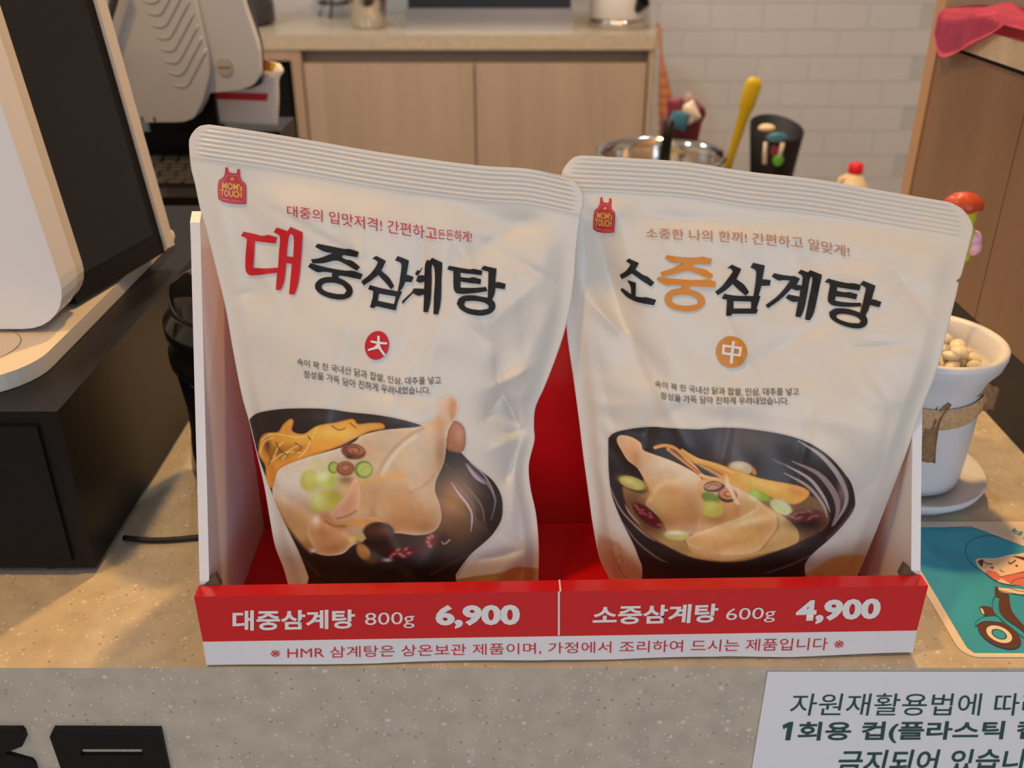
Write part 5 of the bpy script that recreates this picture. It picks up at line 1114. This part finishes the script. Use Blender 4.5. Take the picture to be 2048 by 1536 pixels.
tag(fin('pink_cloth', cloth(), 'pink', None, True), 'bright pink cleaning cloth draped over the partition corner', 'cloth')

# card with scooter picture
cz = 0.0004
cdx = thing('printed_card', 'teal printed card with a scooter rider lying on the counter', 'card', (0.36, 0.075, 0))
prism('card_stock', rrect(0.2598, 0.47, 0.0080, 0.1405, 0.010, 0.0002), 0.0006, 'cardborder', cdx, 0, (0, 0, 1))
zl = [0.0008]
def card(name, P, m, closed=True, smooth=True, org=(1840, 1020, 4.798)):
    zl[0] += 0.00003; z = zl[0]; L = [[(org[0] + x / org[2], org[1] + y / org[2]) for x, y in l] for l in P]
    if smooth: L = [list(cat(l, 4, True)) for l in L]
    me = strips(L); finish_flat(me, lambda c: hit(c[:, 0] * 100, c[:, 1] * 100, z=z), .3); return link(name, me, m, cdx)
def cline(name, P, m, w_=5):
    P = cat(P, 6); T = np.gradient(P, axis=0); N = np.stack([-T[:, 1], T[:, 0]], -1); N /= np.linalg.norm(N, axis=1)[:, None] + 1e-9
    return card(name, [[tuple(v) for v in np.concatenate([P + N * w_ / 2, (P - N * w_ / 2)[::-1]])]], m, smooth=False)
tl = proj(np.array([[0.2655, 0.134, 0.0008], [0.2655, 0.02, .0008]])); tl = (tl - np.array([1840, 1020])) * 4.798
card('teal_field', [[tuple(tl[0]), (265, 165), (500, 165), (760, 260), (1020, 358), (1250, 450), (1500, 1375), (520, 1372), (450, 1320), (400, 1240), (170, 850)]], 'teal', smooth=False)
cline('ink_line', [(265, 165), (400, 163), (500, 165), (760, 260), (1020, 358)], 'tealdark', 4)
cline('ink_line', [(770, 262), (700, 246), (600, 252), (510, 280), (450, 330), (434, 400), (460, 470), (520, 540), (620, 605)], 'tealdark', 6)
card('helmet_lining', [[(535, 490), (560, 465), (640, 462), (740, 460), (840, 435), (920, 424), (1100, 425), (1100, 700), (900, 722), (760, 690), (640, 612), (560, 550)]], 'cardborder')
card('face', [[(600, 480), (740, 472), (850, 447), (940, 440), (1100, 500), (1100, 720), (900, 718), (770, 690), (640, 600), (595, 545)]], 'skin')
card('hair', [[(556, 492), (606, 474), (598, 540), (575, 528)]], 'brownink'); card('hair', [[(890, 442), (960, 446), (1100, 470), (1100, 520), (960, 470)]], 'brownink')
card('cheek', [[(630, 600), (660, 578), (720, 590), (765, 625), (775, 660), (740, 675), (690, 650)]], 'blush')
cline('eyebrow', [(606, 494), (650, 515), (695, 520)], 'brownink', 9); cline('eyebrow', [(850, 495), (870, 515), (920, 480)], 'brownink', 12)
card('eye', [ell(692, 553, 15, 9, 20, 14)], 'brownink', smooth=False); card('eye', [ell(928, 534, 14, 9, 20, 14)], 'brownink', smooth=False)
cline('smile', [(768, 565), (780, 585), (808, 592)], 'brownink', 5)
card('scarf', [[(765, 640), (880, 620), (1100, 580), (1100, 722), (940, 722), (860, 700)]], 'blush', smooth=False)
cline('ink_line', [(620, 600), (700, 665), (780, 700), (860, 716), (920, 722)], 'tealdark', 6); cline('ink_line', [(765, 642), (880, 618), (1000, 590)], 'tealdark', 5); cline('ink_line', [(868, 705), (910, 670), (1000, 645)], 'tealdark', 5)
card('handlebar', [[(735, 735), (800, 740), (1100, 780), (1100, 810), (860, 800), (740, 765)]], 'cardborder')
card('scooter_frame', [[(720, 745), (745, 735), (770, 790), (850, 810), (862, 880), (890, 980), (1000, 1110), (1100, 1190), (1100, 1260), (960, 1140), (830, 1050), (770, 980), (755, 900), (760, 840), (722, 820)]], 'brownink')
cline('ink_line', [(760, 830), (725, 825), (700, 860), (695, 930), (715, 990), (770, 1040), (850, 1110), (998, 1225), (1060, 1260)], 'tealdark', 6)
cline('ink_line', [(760, 770), (900, 800), (1040, 830)], 'tealdark', 5); cline('ink_line', [(725, 740), (850, 745), (940, 775), (1060, 785)], 'tealdark', 5)
card('headlamp', [[(572, 950), (590, 922), (640, 922), (690, 938), (712, 1000), (680, 1018), (625, 1010)]], 'brownink'); card('headlamp_glass', [[(580, 945), (600, 950), (618, 1000), (596, 985)]], 'cardborder')
card('tyre', [ell(762, 1192, 225, 112, 26, 48)], 'brownink', smooth=False)
card('fender', [[(530, 1100), (560, 1055), (620, 1022), (720, 1018), (800, 1080), (700, 1070), (600, 1075), (545, 1105)]], 'teal'); cline('ink_line', [(532, 1105), (540, 1075), (600, 1030), (680, 1018), (740, 1022), (800, 1080)], 'tealdark', 7); cline('ink_line', [(545, 1105), (600, 1072), (680, 1068), (800, 1082)], 'tealdark', 6)
card('wheel_rim', [ell(760, 1192, 132, 72, 24, 40)], 'cardborder', smooth=False); card('wheel_hub', [ell(760, 1192, 80, 44, 24, 36)], 'tealdark', smooth=False); card('wheel_hub', [ell(760, 1192, 66, 35, 24, 36)], 'teal', smooth=False)
me = text_mesh('비', .02); f, wd_ = strip_map(me, [(1840 + 870 / 4.798, 1020 + 215 / 4.798), (1840 + 1010 / 4.798, 1020 + 285 / 4.798)], [(1840 + 905 / 4.798, 1020 + 168 / 4.798), (1840 + 1040 / 4.798, 1020 + 225 / 4.798)])
finish_flat(me, lambda c: hit(f(c)[:, 0], f(c)[:, 1], z=.0011), 9); link('lettering', me, 'teal', cdx)

# notice on the counter front
nt_ = thing('notice_sheet', 'white notice sheet with green lettering taped to the counter front', 'notice', (0.25, 0, -0.05))
cn = hit(np.array([1535.5, 2048.]), np.array([1344., 1345.]), y=-.0008)
box('sheet', float(cn[0][0]), 0.50, -0.0009, -0.0004, -0.20, float(cn[0][2]), 'paper', nt_)
nz_ = flat(-.0012); nf = lambda x, y: (1480 + x / 3.606, 1320 + y / 3.606)
for s, bl_, br__, tl_, tr_, off in (('자원재활용법에 따라', (352, 402), (2205, 402), (384, 243), (2225, 240), 0.0), ('회용 컵(플라스틱 컵', (408, 604), (2150, 592), (428, 448), (2175, 440), 0.022), ('금지되어 있습니다', (690, 822), (2235, 812), (732, 652), (2270, 640), 0.016)):
    px_text('lettering', s, [nf(*bl_), nf(*br__)], [nf(*tl_), nf(*tr_)], nz_, 'greenink', nt_, off)
px_fill('lettering', [[nf(*q_) for q_ in ((308, 472), (360, 448), (386, 448), (362, 580), (326, 580), (342, 486), (312, 500))]], nz_, 'greenink', nt_)
# raised black letters
o8 = lambda P: [(x / 5.12, 1440 + y / 5.12) for x, y in P]
def letter(loopsL, label):
    me = strips([o8(l) for l in loopsL]); finish_flat(me, lambda c: hit(c[:, 0] * 100, c[:, 1] * 100, y=-.0030), 3)
    bm = bmesh.new(); bm.from_mesh(me); bmesh.ops.dissolve_limit(bm, angle_limit=.01, verts=bm.verts, edges=bm.edges)
    r = bmesh.ops.extrude_face_region(bm, geom=list(bm.faces)); bmesh.ops.translate(bm, verts=[v for v in r['geom'] if isinstance(v, bmesh.types.BMVert)], vec=(0, .0028, 0))
    tag(fin('sign_letter', bm, 'blackmatte'), label, 'letter')
letter([[(-300, 95), (215, 95), (245, 130), (262, 190), (225, 272), (40, 345), (320, 425), (350, 460), (380, 560), (400, 800), (-300, 800)]], 'raised black sign letter cut off at the left picture edge')
letter([[(545, 95), (1640, 100), (1790, 800), (720, 800), (620, 492), (508, 175)], [(815, 300), (1450, 300), (1462, 365), (830, 365)], ], 'raised black sign letter with a narrow slot on the counter front')
